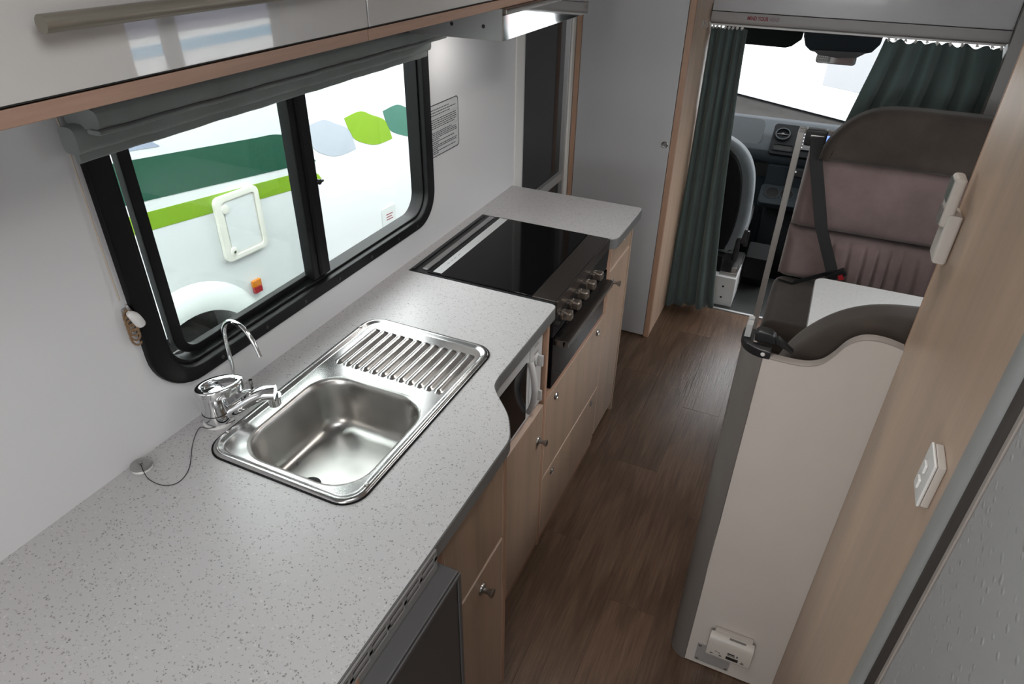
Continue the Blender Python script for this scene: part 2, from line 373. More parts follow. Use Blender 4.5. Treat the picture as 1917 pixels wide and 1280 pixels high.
obj('hatch_frame', ring(rrect(hx0 - 0.03, hx1 + 0.03, hy0 - 0.03, hy1 + 0.03, 0.04), rrect(hx0 + 0.01, hx1 - 0.01, hy0 + 0.01, hy1 - 0.01, 0.03), 'z', CZ - 0.012, CZ + 0.06), 'white', w5)
obj('pane', box(hx0, hx1, hy0, hy1, CZ + 0.05, CZ + 0.055), 'clear', w5)

# bathroom partition and door trim on the right
obj('wall_bathroom', box(1.253, 1.275, 0.722, 1.242, 0, CZ), 'partition', kind='structure', smooth=False)
obj('trim_1', box(1.2525, 1.2765, 1.2425, 1.2455, 0, CZ), 'beechz', kind='structure', smooth=False, label='thin beech edging on the partition end')
tr = obj('trim_2', prism([(1.2525, 0.7215), (1.2470, 0.716), (1.2430, 0.703), (1.2425, 0.685), (1.2440, 0.672), (1.2480, 0.664), (1.275, 0.664), (1.275, 0.7215)], 'z', 0, CZ, 0.0015), 'tgrey', kind='structure')
obj('gasket', prism([(1.247, 0.6638), (1.2445, 0.655), (1.2455, 0.644), (1.250, 0.636), (1.275, 0.636), (1.275, 0.6638)], 'z', 0, CZ), 'gasket', tr)
obj('lip', box(1.2475, 1.275, 0.626, 0.6355, 0, CZ, 0.001, 1), 'greytrim', tr)
d2 = obj('door_2', box(1.249, 1.272, -0.05, 0.6255, 0.01, CZ - 0.05, 0.002), 'pimple', kind='structure')

# ---- left window
w1 = thing('window_1', (0.0, 1.16, 0.985), None, None, kind='structure')
obj('window_frame', ring(rrect(0.648, 1.672, 0.984, 1.56, 0.10, 10), rrect(0.690, 1.634, 1.014, 1.53, 0.068, 10), 'x', -0.046, 0.012, 0.005), 'frameblk', w1)
obj('window_channel', ring(rrect(0.688, 1.636, 1.010, 1.534, 0.07, 10), rrect(0.704, 1.628, 1.020, 1.524, 0.06, 10), 'x', -0.045, -0.004, 0.003), 'frameblk', w1)
obj('sash_frame', ring(rrect(0.728, 1.18, 1.022, 1.522, 0.05, 8), rrect(0.752, 1.150, 1.036, 1.508, 0.030, 8), 'x', -0.040, -0.022, 0.002), 'frameblk', w1)
obj('mullion', box(-0.030, 0.000, 1.116, 1.178, 1.024, 1.522, 0.004), 'frameblk', w1)
obj('mullion_seal', box(-0.006, 0.0035, 1.136, 1.146, 1.030, 1.518, 0.0015), 'rubber', w1)
obj('pane', box(-0.034, -0.031, 0.745, 1.16, 1.03, 1.515), 'tinted', w1)
obj('pane', box(-0.044, -0.041, 0.70, 1.632, 1.016, 1.53), 'tinted', w1)
obj('latch', join(box(-0.004, 0.006, 1.170, 1.192, 1.248, 1.254, 0.002), lathe([(0.006, -0.004), (0.0065, 0.004)], (0.001, 1.178, 1.251), 'x', 10)), 'black', w1)
for k, yy in enumerate([0.80, 0.93, 1.06, 1.19, 1.33, 1.46, 1.56]):
    if k == 0: sc = obj('screw', lathe([(0.004, 0), (0.004, 0.002), (0.002, 0.003)], (0.011, yy, 0.999), 'x', 10), 'black', w1)
    else: copy_at(sc, (WL['screw'].x, yy, WL['screw'].z), w1)

# ---- entry door (left wall, beyond the counter)
d1 = thing('door_1', (-0.02, 2.57, 0.0), None, None, kind='structure')
obj('door_frame', join(box(-0.045, 0.004, 2.268, 2.290, 0, 1.85), box(-0.045, -0.004, 2.290, 2.352, 0, 1.85), box(-0.045, 0.0, 2.840, 2.868, 0, 1.85), box(-0.045, 0.0, 2.352, 2.84, 1.79, 1.85)), 'white', d1)
obj('screen_rail', box(-0.030, -0.006, 2.353, 2.366, 0.02, 1.79, 0.002), 'alu', d1)
obj('screen_rail', box(-0.030, -0.006, 2.822, 2.838, 0.02, 1.79, 0.002), 'alu', d1)
obj('screen_rail', box(-0.030, -0.008, 2.366, 2.822, 0.745, 0.782, 0.002), 'alu', d1)
obj('pane', box(-0.034, -0.026, 2.360, 2.83, 0.775, 1.79), 'doorglass', d1)
obj('pane', box(-0.034, -0.026, 2.360, 2.83, 0.02, 0.75), 'doorglass', d1)

# ================================================================== KITCHEN
# ---- countertop
FX0, FX1 = 0.604, 0.492
near = [(0.0, -1.0), (FX0, -1.0), (FX0, 0.885)]
s1 = spline([(FX0, 0.885, 0), (0.603, 0.925, 0), (0.592, 0.955, 0), (0.565, 1.000, 0), (0.518, 1.050, 0), (0.498, 1.078, 0), (FX1, 1.115, 0)], 5)
near += [(p.x, p.y) for p in s1[1:]] + [(FX1, 1.455), (FX1 - 0.004, 1.466), (FX1 - 0.014, 1.471)]
outer = near + [(0.030, 1.471), (0.030, 1.945)] + [(0.478, 1.945), (0.495, 1.949), (0.504, 1.958), (0.508, 1.975), (0.508, 2.245), (0.500, 2.255), (0.0, 2.255)]
ct = thing('countertop', (0.28, 0.8, 0.865), 'long speckled grey laminate worktop with curved front edge under the window', 'worktop')
def counter_slab(z0, z1, grow):
    hole = rrect(0.112, 0.425, 0.655, 1.188, 0.04, 6)
    bm = bmesh.new()
    def layer(z): return [bm.verts.new((p[0], p[1], z)) for p in outer], [bm.verts.new((p[0], p[1], z)) for p in hole]
    for z in (z0, z1):
        o_, h_ = layer(z); es = []
        for loop in (o_, h_):
            for i in range(len(loop)): es.append(bm.edges.new((loop[i], loop[(i + 1) % len(loop)])))
        bmesh.ops.triangle_fill(bm, use_beauty=True, use_dissolve=False, edges=es)
        if z == z0: lo = (o_, h_)
        else: hi = (o_, h_)
    for a, b in zip(lo, hi):
        n = len(a)
        for i in range(n): bm.faces.new((a[i], a[(i + 1) % n], b[(i + 1) % n], b[i]))
    bmesh.ops.recalc_face_normals(bm, faces=bm.faces[:]); return bm
obj('worktop_slab', counter_slab(0.868, 0.90, 0), 'counter', ct, smooth=30)
# front edge band, 1.5 mm proud
def band(poly, z0, z1, th):
    bm = bmesh.new(); rows = []
    for i, p in enumerate(poly):
        a = Vector(poly[max(i - 1, 0)]); b = Vector(poly[min(i + 1, len(poly) - 1)]); d = (b - a).normalized(); n = Vector((d.y, -d.x))
        q = Vector(p); rows.append([bm.verts.new((q.x + n.x * k, q.y + n.y * k, z)) for k, z in ((0.0003, z0), (th, z0), (th, z1 - 0.002), (0.0003, z1))])
    for A, B in zip(rows, rows[1:]):
        for k in range(4): bm.faces.new((A[k], B[k], B[(k + 1) % 4], A[(k + 1) % 4]))
    bm.faces.new(rows[0]); bm.faces.new(rows[-1][::-1]); bmesh.ops.recalc_face_normals(bm, faces=bm.faces[:]); return bm
obj('edge_band', band([p for p in near[1:]], 0.866, 0.8998, 0.0018), 'edge', ct, label='dark grey edge band')
obj('edge_band', band(outer[-7:-1], 0.866, 0.8998, 0.0018), 'edge', ct, label='grey edge band of the far worktop end')

# ---- sink
sk = thing('sink', (0.263, 0.92, 0.785), 'stainless steel inset sink with drainer ridges in the grey worktop', 'sink')
SX0, SX1, SY0, SY1 = 0.090, 0.438, 0.640, 1.204
NS = 8
def loop_r(x0, x1, y0, y1, rad, z): return [(p[0], p[1], z) for p in rrect(x0, x1, y0, y1, rad, NS)]
bm = bmesh.new()
def addloop(l): return [bm.verts.new(p) for p in l]
def bridge(A, B):
    n = len(A)
    for i in range(n): bm.faces.new((A[i], A[(i + 1) % n], B[(i + 1) % n], B[i]))
L = []
for (ins, rad, z) in ((0.0, 0.045, 0.9005), (0.0005, 0.0445, 0.9035), (0.004, 0.041, 0.9065), (0.008, 0.038, 0.9068), (0.011, 0.036, 0.9058), (0.015, 0.034, 0.9030), (0.018, 0.032, 0.9022), (0.0195, 0.031, 0.9021), (0.021, 0.030, 0.9021)):
    L.append(addloop(loop_r(SX0 + ins, SX1 - ins, SY0 + ins, SY1 - ins, rad, z)))
for A, B in zip(L, L[1:]): bridge(A, B)
# deck between rim and bowl / drainer
BX0, BX1, BY0, BY1 = 0.134, 0.416, 0.664, 0.962
H = [addloop(loop_r(BX0 - 0.0015, BX1 + 0.0005, BY0 - 0.0015, BY1 + 0.0015, 0.076, 0.9021))]
Hb = addloop(loop_r(BX0, BX1 - 0.0008, BY0, BY1, 0.075, 0.9021)); bridge(H[0], Hb)
es = []
for loop in (L[-1], H[0]):
    n = len(loop)
    for i in range(n):
        e = bm.edges.get((loop[i], loop[(i + 1) % n])) or bm.edges.new((loop[i], loop[(i + 1) % n])); es.append(e)
bmesh.ops.triangle_fill(bm, use_beauty=True, use_dissolve=False, edges=es)
bmesh.ops.recalc_face_normals(bm, faces=bm.faces[:])
obj('sink_deck', bm, 'steel', sk, smooth=60)
bm = bmesh.new(); Lb = []
for (ins, rad, z) in ((0.0, 0.075, 0.9021), (0.004, 0.074, 0.9010), (0.008, 0.072, 0.897), (0.011, 0.070, 0.885), (0.017, 0.066, 0.835), (0.021, 0.062, 0.812), (0.028, 0.056, 0.797), (0.040, 0.046, 0.788), (0.055, 0.034, 0.785)):
    Lb.append(addloop(loop_r(BX0 + ins, BX1 - ins, BY0 + ins, BY1 - ins, rad, z)))
for A, B in zip(Lb, Lb[1:]): bridge(A, B)
cx, cy = 0.24, 0.745
dl = addloop([(cx + 0.022 * math.cos(2 * PI * k / 16), cy + 0.022 * math.sin(2 * PI * k / 16), 0.7835) for k in range(16)])
es = []
for loop in (Lb[-1], dl):
    n = len(loop)
    for i in range(n): es.append(bm.edges.get((loop[i], loop[(i + 1) % n])) or bm.edges.new((loop[i], loop[(i + 1) % n])))
bmesh.ops.triangle_fill(bm, use_beauty=True, use_dissolve=False, edges=es)
bmesh.ops.recalc_face_normals(bm, faces=bm.faces[:])
obj('sink_bowl', bm, 'bowl', sk, smooth=60)
obj('drain', lathe([(0.022, -0.010), (0.0215, -0.001), (0.0225, 0.0005), (0.016, -0.002), (0.006, -0.006)], (cx, cy, 0.7838), 'z', 20), 'black', sk)
obj('sink_gasket', ring(rrect(SX0 - 0.003, SX1 + 0.003, SY0 - 0.003, SY1 + 0.003, 0.048, 8), rrect(SX0 + 0.006, SX1 - 0.006, SY0 + 0.006, SY1 - 0.006, 0.042, 8), 'z', 0.9, 0.9020), 'rubber', sk)
rp = None
for k in range(12):
    xx = 0.138 + k * 0.0238
    if rp is None:
        def ridge(u, v):
            w = math.sin(PI * v); t = u; e = min(t, 1 - t) / 0.06; e = min(1, max(0, e)); e = math.sqrt(1 - (1 - e) ** 2)
            return Vector((xx + (v - 0.5) * 0.0225 * (0.6 + 0.4 * e), 0.992 + t * 0.166, 0.9022 + 0.0062 * e * w ** 1.25))
        rp = obj('drainer_ridge', surf(ridge, 26, 12), 'steel', sk, smooth=80)
    else: copy_at(rp, (xx, WL['drainer_ridge'].y, WL['drainer_ridge'].z), sk)
for k, (x_, y_) in enumerate([(0.097, 0.70), (0.428, 0.697), (0.428, 1.150), (0.098, 1.142)]):
    if k == 0: ss = obj('screw', lathe([(0.0045, 0), (0.0045, 0.0015), (0.003, 0.003), (0.001, 0.0032)], (x_, y_, 0.9062), 'z', 12), 'nickel', sk)
    else: copy_at(ss, (x_, y_, 0.9062), sk)

# ---- mixer tap
tx, ty = 0.048, 0.724
tp = thing('mixer_tap', (tx, ty, 0.9), 'chrome lever mixer tap behind the sink bowl', 'tap')
obj('tap_flange', lathe([(0.030, 0), (0.030, 0.003), (0.027, 0.005)], (tx, ty, 0.9), 'z', 28), 'white', tp)
obj('tap_body', lathe([(0.0265, 0.004), (0.0275, 0.012), (0.0265, 0.026), (0.025, 0.045), (0.0255, 0.062), (0.027, 0.066), (0.0265, 0.074), (0.018, 0.079)], (tx, ty, 0.9), 'z', 28), 'chrome', tp)
obj('tap_joint', lathe([(0.0272, 0.0), (0.0272, 0.0012)], (tx, ty, 0.9265), 'z', 28), 'gap', tp)
sd = Vector((0.858, 0.514, 0)).normalized()
sp = spline([(tx + sd.x * d_, ty + sd.y * d_, z_) for d_, z_ in ((0.015, 0.914), (0.045, 0.933), (0.075, 0.952), (0.100, 0.963), (0.122, 0.963))], 6)
n_ = len(sp)
obj('spout', tube(sp, [0.0125 + 0.004 * math.sin(PI * 0.5 * i / (n_ - 1)) for i in range(n_)], 14), 'chrome', tp)
ex, ey = tx + sd.x * 0.117, ty + sd.y * 0.117
obj('aerator', lathe([(0.012, -0.022), (0.0125, -0.008), (0.015, 0.0)], (ex, ey, 0.956), 'z', 18), 'chrome', tp)
# loop lever: flattened oval ring tilted up towards the window's far end
lv = []
ld = Vector((0.66, 0.75, 0)).normalized(); ls = Vector((ld.y, -ld.x, 0))
for k in range(36):
    t = 2 * PI * k / 36
    a = -0.027 + 0.044 * (1 - math.cos(t)); b = (0.029 - 0.004 * (1 - math.cos(t)) / 2) * math.sin(t)
    lv.append(Vector((tx, ty, 0.981)) + ld * a + ls * b + Vector((0, 0, 0.006 * (a + 0.027) / 0.088)))
bm = bmesh.new(); rows = []
cen = sum(lv, Vector()) / len(lv)
for p in lv:
    o_ = (p - cen); o_.z = 0; o_.normalize()
    rows.append([bm.verts.new(p + o_ * dx + Vector((0, 0, dz))) for dx, dz in ((0.003, 0.0), (0.001, 0.0045), (-0.006, 0.005), (-0.011, 0.002), (-0.009, -0.004), (0.0015, -0.016))])
for i in range(36):
    A, B = rows[i], rows[(i + 1) % 36]
    for k in range(6): bm.faces.new((A[k], B[k], B[(k + 1) % 6], A[(k + 1) % 6]))
bmesh.ops.recalc_face_normals(bm, faces=bm.faces[:])
obj('lever', bm, 'chrome', tp, smooth=70)

# ---- filter tap (gooseneck)
fx, fy = 0.036, 0.797
ft = thing('filter_tap', (fx, fy, 0.9), 'slim chrome gooseneck filter tap beside the mixer tap', 'tap')
gp = spline([(0.036, fy, 0.925), (0.036, fy, 0.98), (0.035, fy, 1.045), (0.041, fy - 0.001, 1.078), (0.058, fy - 0.003, 1.099), (0.080, fy - 0.006, 1.105), (0.103, fy - 0.008, 1.098), (0.122, fy - 0.010, 1.077), (0.134, fy - 0.011, 1.045)], 6)
obj('gooseneck', tube(gp, 0.0046, 12), 'chrome', ft)
obj('base', lathe([(0.013, 0), (0.013, 0.003), (0.009, 0.006), (0.0085, 0.03), (0.006, 0.034)], (fx, fy, 0.9), 'z', 20), 'chrome', ft)
obj('valve', tube([(fx, fy, 0.917), (fx + 0.030, fy + 0.022, 0.917)], [0.0075, 0.0075], 12), 'chrome', ft)
obj('valve_lever', tube([(fx + 0.024, fy + 0.016, 0.922), (fx + 0.024, fy + 0.016, 0.948)], 0.0042, 10), 'chrome', ft)

# ---- sink plug and its wire
pg = thing('sink_plug', (0.023, 0.560, 0.9), 'small round metal sink plug on a thin wire lying on the worktop', 'sink plug')
obj('plug_disc', lathe([(0.0165, 0), (0.0175, 0.003), (0.0165, 0.005), (0.0195, 0.006), (0.0195, 0.0085), (0.016, 0.0095), (0.012, 0.0075)], (0.023, 0.560, 0.9), 'z', 28), 'plate', pg)
obj('plug_seal', lathe([(0.0180, 0), (0.0186, 0.0015), (0.0180, 0.0035)], (0.023, 0.560, 0.9), 'z', 28), 'white', pg)
obj('plug_knob', lathe([(0.003, 0.007), (0.003, 0.012), (0.004, 0.014), (0.0015, 0.016)], (0.023, 0.560, 0.9), 'z', 12), 'nickel', pg)
wp = spline([(0.024, 0.560, 0.9135), (0.034, 0.553, 0.911), (0.059, 0.543, 0.9012), (0.096, 0.543, 0.9012), (0.114, 0.561, 0.9012), (0.103, 0.595, 0.9012), (0.063, 0.640, 0.9012), (0.040, 0.671, 0.9012), (0.034, 0.690, 0.903), (0.055, 0.694, 0.905), (0.076, 0.722, 0.905), (0.078, 0.738, 0.902)], 8)
obj('wire', tube(wp, 0.0008, 6), 'black', pg)

# ---- cooker
ck = thing('cooker', (0.26, 1.705, 0.60), 'black glass cooktop and oven with steel handle between the worktops', 'cooker')
CY0, CY1 = 1.473, 1.943
obj('body', box(0.034, 0.470, CY0 + 0.004, CY1 - 0.004, 0.625, 0.893), 'black', ck)
obj('hob_tray', box(0.031, 0.486, CY0 - 0.001 + 0.0015, CY1 + 0.0005, 0.893, 0.9018, 0.001), 'black', ck)
obj('cooktop_glass', box(0.088, 0.414, CY0 + 0.006, CY1 - 0.006, 0.9019, 0.9060, 0.0015), 'bglass', ck)
obj('front_strip', box(0.416, 0.484, CY0 + 0.006, CY1 - 0.006, 0.9019, 0.9055, 0.001), 'darksteel', ck, label='dark brushed steel strip at the front of the cooktop')
obj('vent_strip', box(0.066, 0.084, CY0 + 0.016, CY1 - 0.016, 0.9019, 0.9075, 0.002), 'plate', ck, label='narrow grey steel strip at the back')
obj('vent_strip', box(0.036, 0.046, CY0 + 0.006, CY1 - 0.006, 0.9019, 0.9050, 0.001), 'black', ck)
obj('label_strip', box(0.104, 0.132, CY0 + 0.012, CY1 - 0.012, 0.9060, 0.9064), 'paper', ck, label='pale silver warning strip along the back of the glass')
for k, yy in enumerate((1.545, 1.565, 1.585, 1.61)):
    obj('print_mark', box(0.117, 0.1185, yy, yy + 0.014, 0.9064, 0.9065), 'redprint' if k == 1 else 'greyink', ck)
obj('front_edge', box(0.4845, 0.490, CY0 + 0.006, CY1 - 0.006, 0.870, 0.9050, 0.0015), 'darksteel', ck)
obj('control_panel', prism([(0.470, 0.800), (0.4875, 0.800), (0.4895, 0.870), (0.470, 0.870)], 'y', CY0 - 0.012, CY1 - 0.004), 'black', ck)
kn = None
for k in range(5):
    yy = 1.522 + k * 0.0665
    if kn is None:
        bmk = join(lathe([(0.0145, 0.0), (0.0150, 0.006), (0.0135, 0.008)], (0.4895, yy, 0.846), 'x', 20), box(0.495, 0.520, yy - 0.0125, yy + 0.0125, 0.834, 0.859, 0.005, 3))
        kn = obj('control_knob', bmk, 'knob', ck); k0 = WL['control_knob'].copy()
    else: copy_at(kn, (k0.x, k0.y + k * 0.0665, k0.z), ck)
obj('timer_button', lathe([(0.009, 0), (0.009, 0.008), (0.006, 0.010)], (0.4893, 1.477, 0.838), 'x', 16), 'black', ck)
od = obj('oven_door', box(0.470, 0.490, CY0 - 0.012, CY1 - 0.004, 0.628, 0.796, 0.002), 'bglass', ck)
obj('oven_handle', join(box(0.512, 0.528, 1.475, 1.885, 0.768, 0.790, 0.002), box(0.4902, 0.520, 1.475, 1.492, 0.770, 0.789, 0.001), box(0.4902, 0.520, 1.868, 1.885, 0.770, 0.789, 0.001), box(0.4905, 0.5125, 1.49, 1.87, 0.781, 0.787)), 'darksteel', od)
obj('handle_trim', box(0.528, 0.5295, 1.477, 1.883, 0.772, 0.786), 'nickel', od)

# ---- cabinets
M['lightedge'] = base('light_beech_edge', (0.62, 0.48, 0.39), 0.45)
def door_panel(name, x, y0, y1, z0, z1, parent, mat='cab', edge=True, th=0.016):
    d = obj(name, box(x - th, x, y0 + 0.004, y1 - 0.004, z0 + 0.004, z1 - 0.004, 0.0008, 1), mat, parent)
    if edge: obj('edge_trim', ring([(y0 + 0.0015, z0 + 0.0015), (y1 - 0.0015, z0 + 0.0015), (y1 - 0.0015, z1 - 0.0015), (y0 + 0.0015, z1 - 0.0015)],
                                 [(y0 + 0.0042, z0 + 0.0042), (y1 - 0.0042, z0 + 0.0042), (y1 - 0.0042, z1 - 0.0042), (y0 + 0.0042, z1 - 0.0042)], 'x', x - th, x - 0.0004), 'lightedge', d)
    return d
def knob_at(x, y, z, parent):
    return obj('door_knob', join(lathe([(0.0135, 0), (0.0125, 0.003), (0.0065, 0.006), (0.0058, 0.016), (0.0105, 0.024), (0.0105, 0.027), (0.008, 0.029)], (x, y, z), 'x', 22)), 'nickel', parent, smooth=40)
def lock_at(x, y, z, parent):
    a = obj('push_lock', lathe([(0.0115, 0), (0.0125, 0.003), (0.010, 0.0055), (0.0085, 0.004)], (x, y, z), 'x', 22), 'nickel', parent)
    obj('lock_button', lathe([(0.0078, 0.0), (0.0078, 0.0035), (0.006, 0.0045)], (x + 0.0008, y, z), 'x', 18), 'edge', a); return a
XF, XN = 0.484, 0.585
# near unit beside the fridge
c1 = thing('kitchen_cabinet', (0.3, 0.815, 0.0), 'maple cabinet with one round knob door beside the grey fridge', 'cabinet')
obj('carcass', join(box(0.445, XN - 0.018, 0.690, 0.697, 0.0, 0.865), box(0.06, XN - 0.018, 0.680, 0.690, 0.0, 0.74), box(0.06, XN - 0.018, 0.697, 0.945, 0.012, 0.030), box(0.06, 0.08, 0.697, 0.945, 0.03, 0.60), box(0.45, XN - 0.018, 0.697, 0.945, 0.60, 0.862)), 'beechz', c1)
obj('end_panel', join(box(0.445, XN + 0.001, 0.945, 0.960, 0.0, 0.866, 0.001, 1), box(0.06, 0.445, 0.945, 0.960, 0.0, 0.74)), 'beechz', c1)
obj('front_stile', box(0.45, XN, 0.648, 0.690, 0.0, 0.866, 0.001, 1), 'beechz', c1)
door_panel('fixed_panel', XN, 0.690, 0.944, 0.598, 0.866, c1)
dd_ = door_panel('door', XN, 0.682, 0.944, 0.025, 0.592, c1); knob_at(XN, 0.838, 0.535, dd_)
# microwave unit
c2 = thing('kitchen_cabinet', (0.27, 1.2, 0.0), 'maple cabinet with one round knob door under the microwave', 'cabinet')
obj('carcass', join(box(0.06, XF - 0.017, 0.9605, 1.428, 0.0, 0.03), box(0.06, 0.08, 0.9605, 1.428, 0.03, 0.86), box(0.06, XF - 0.017, 0.9605, 1.428, 0.585, 0.598)), 'beechz', c2)
obj('side_post', box(0.06, XF + 0.001, 1.4285, 1.4445, 0.0, 0.866, 0.001, 1), 'beechz', c2)
dd_ = door_panel('door', XF, 0.962, 1.428, 0.03, 0.596, c2); knob_at(XF, 1.398, 0.482, dd_)
obj('plinth', box(0.42, XF - 0.004, 0.962, 1.428, 0.0, 0.028), 'beech', c2)
# drawer unit under the cooker
c3_ = thing('drawer_unit', (0.27, 1.70, 0.0), 'maple drawer unit under the oven with two wide drawers', 'cabinet')
obj('carcass', join(box(0.06, XF - 0.017, 1.446, 1.992, 0.0, 0.03), box(0.06, 0.08, 1.446, 1.992, 0.03, 0.62), box(0.06, XF - 0.017, 1.446, 1.992, 0.596, 0.606)), 'beechz', c3_)
obj('top_rail', box(0.40, XF + 0.001, 1.4455, 1.993, 0.603, 0.624, 0.001, 1), 'beech', c3_)
obj('side_post', box(0.40, XF, 1.945, 1.993, 0.625, 0.866, 0.001, 1), 'beechz', c3_)
d_ = door_panel('drawer', XF, 1.447, 1.992, 0.286, 0.600, c3_); lock_at(XF, 1.525, 0.560, d_); lock_at(XF, 1.912, 0.566, d_)
d_ = door_panel('drawer', XF, 1.447, 1.992, 0.032, 0.283, c3_); lock_at(XF, 1.527, 0.254, d_); lock_at(XF, 1.915, 0.257, d_)
obj('plinth', box(0.42, XF - 0.004, 1.447, 1.992, 0.0, 0.028), 'beech', c3_)
# narrow end unit
c4_ = thing('narrow_cabinet', (0.27, 2.12, 0.0), 'narrow maple cabinet at the far end of the worktop with knob', 'cabinet')
obj('carcass', join(box(0.06, XF - 0.017, 1.996, 2.232, 0.05, 0.07), box(0.06, 0.08, 1.996, 2.232, 0.07, 0.86), box(0.06, XF - 0.017, 1.996, 2.232, 0.758, 0.766)), 'beechz', c4_)
obj('end_panel', box(0.06, XF + 0.002, 2.233, 2.247, 0.0, 0.866, 0.001, 1), 'cab', c4_)
d_ = door_panel('drawer', XF, 1.996, 2.232, 0.764, 0.862, c4_); lock_at(XF, 2.125, 0.836, d_)
d_ = door_panel('door', XF, 1.996, 2.232, 0.045, 0.760, c4_); knob_at(XF, 2.045, 0.698, d_)
obj('plinth', box(0.42, XF - 0.03, 1.996, 2.232, 0.0, 0.044), 'beech', c4_)
# ---- microwave
mw = thing('microwave', (0.28, 1.20, 0.60), 'white microwave with curved handle tucked under the worktop', 'microwave')
obj('case', box(0.12, 0.462, 0.978, 1.425, 0.604, 0.846, 0.004), 'micro', mw)
md = obj('door', box(0.463, 0.474, 0.980, 1.338, 0.606, 0.842, 0.003), 'micro', mw)
obj('door_window', box(0.4742, 0.4765, 0.988, 1.315, 0.622, 0.806, 0.001), 'tint', md)
hp = []
for k in range(17):
    t = -1 + k / 8; hp.append((0.481 + 0.020 * (1 - t * t), 1.325 - 0.012 * (1 - t * t), 0.722 + 0.082 * t))
obj('handle', tube(hp, 0.0085, 12), 'micro', md)
mp_ = obj('control_face', box(0.463, 0.474, 1.340, 1.424, 0.606, 0.842, 0.003), 'micro', mw)
for k, zz in enumerate((0.775, 0.66)):
    dial = obj('dial', join(lathe([(0.019, 0), (0.018, 0.004), (0.016, 0.006)], (0.474, 1.383, zz), 'x', 24), box(0.478, 0.494, 1.379, 1.387, zz - 0.017, zz + 0.017, 0.002)), 'micro', mw)
for k, zz in enumerate((0.826, 0.820, 0.800, 0.797)):
    obj('print_mark', box(0.474, 0.4742, 1.365 + 0.004 * (k % 2), 1.392 + 0.006 * (k % 2), zz - 0.0009, zz + 0.0009), 'greyink', mw)
# ---- fridge
fg = thing('fridge', (0.35, 0.42, 0.0), 'dark grey under-counter fridge at the near end of the worktop', 'fridge')
obj('cabinet_box', box(0.10, 0.600, 0.17, 0.645, 0.03, 0.840), 'fridge', fg)
fd = obj('fridge_door', box(0.6005, 0.642, 0.17, 0.646, 0.03, 0.846, 0.003), 'fridge', fg)
obj('door_panel', box(0.6422, 0.6440, 0.185, 0.634, 0.045, 0.830, 0.0008, 1), 'fridgedoor', fd)
obj('door_rim', ring([(0.17, 0.03), (0.646, 0.03), (0.646, 0.842), (0.17, 0.842)], [(0.180, 0.041), (0.637, 0.041), (0.637, 0.833), (0.180, 0.833)], 'x', 0.6423, 0.6460, 0.001), 'fridge', fd)
# ventilation grille strip above the fridge
vg = thing('vent_grille', (0.608, 0.42, 0.848), 'grey slotted ventilation strip above the fridge', 'vent grille')
gx0, gx1, ya, yb = 0.6062, 0.6095, 0.17, 0.632
strips = [box(gx0, gx1, ya, yb, 0.848, 0.8655), box(gx0, gx1, ya, yb, 0.8890, 0.8965), box(gx0, gx1, ya, yb, 0.8735, 0.8805)]
yy = yb - 0.008
while yy > ya:
    strips.append(box(gx0, gx1, yy, min(yy + 0.008, yb), 0.8655, 0.8890)); yy -= 0.0462
obj('grille_plate', join(*strips), 'vent', vg, smooth=False)
obj('grille_backing', box(0.6058, 0.6062, ya, yb, 0.848, 0.8965), 'gap', vg)
obj('beech_insert', box(gx1, gx1 + 0.0005, 0.402, 0.410, 0.848, 0.866), 'beechz', vg)

# ================================================================== OVERHEAD CABINETS, HOOD, BLIND
OX = 0.33
def overhead(y0, y1, label, handle):
    t = thing('overhead_cabinet', (0.16, (y0 + y1) / 2, 1.602), label, 'cabinet', 'glossy overhead cabinets over the window')
    obj('carcass', join(box(0.002, OX - 0.022, y0, y1, 1.606, 1.620), box(0.002, 0.012, y0, y1, 1.62, CZ - 0.002), box(0.002, OX - 0.022, y0, y0 + 0.014, 1.62, CZ - 0.002), box(0.002, OX - 0.022, y1 - 0.014, y1, 1.62, CZ - 0.002)), 'wall', t)
    obj('bottom_rail', box(OX - 0.022, OX - 0.002, y0, y1, 1.602, 1.6195, 0.0015), 'pinkbr', t, label='beech rail under the door')
    d = obj('door', box(OX - 0.018, OX, y0 + 0.001, y1 - 0.001, 1.6225, CZ - 0.01, 0.0012), 'gloss', t)
    obj('gap_shadow', box(OX - 0.0185, OX - 0.0005, y0 + 0.0012, y1 - 0.0012, 1.6212, 1.6225), 'gap', d)  # dark strip painted in as the shadow between rail and door
    if handle:
        a, b = handle
        obj('handle', join(tube([(OX + 0.0195, a, 1.688), (OX + 0.0195, b, 1.688)], 0.0085, 14),
                           box(OX, OX + 0.016, a + 0.012, a + 0.026, 1.683, 1.693, 0.002), box(OX, OX + 0.016, b - 0.026, b - 0.012, 1.683, 1.693, 0.002)), 'nickelbr', d)
    return t
M['nickelbr'] = base('bronzed_handle', (0.26, 0.235, 0.195), 0.38, 0.6)
overhead(-0.75, 0.966, 'glossy white overhead cabinet with long bronze bar handle', (0.434, 0.90))
oh2 = overhead(0.967, 2.03, 'glossy white overhead cabinet above the range hood', None)
hd = thing('range_hood', (0.17, 1.74, 1.536), 'stainless steel slide-out range hood under the overhead cabinet', 'range hood')
obj('hood_body', box(0.092, 0.327, 1.462, 2.030, 1.5365, 1.6012), 'plate', hd, smooth=False)
obj('side_plate', box(0.090, 0.331, 1.458, 1.4615, 1.536, 1.6015, 0.0008, 1), 'plate', hd)
obj('hood_front', box(0.3275, 0.3315, 1.4625, 2.030, 1.536, 1.588, 0.0008, 1), 'mirror', hd, label='mirror-polished hood front')
obj('front_visor', box(0.3275, 0.340, 1.462, 2.030, 1.589, 1.601, 0.002), 'darksteel', hd)
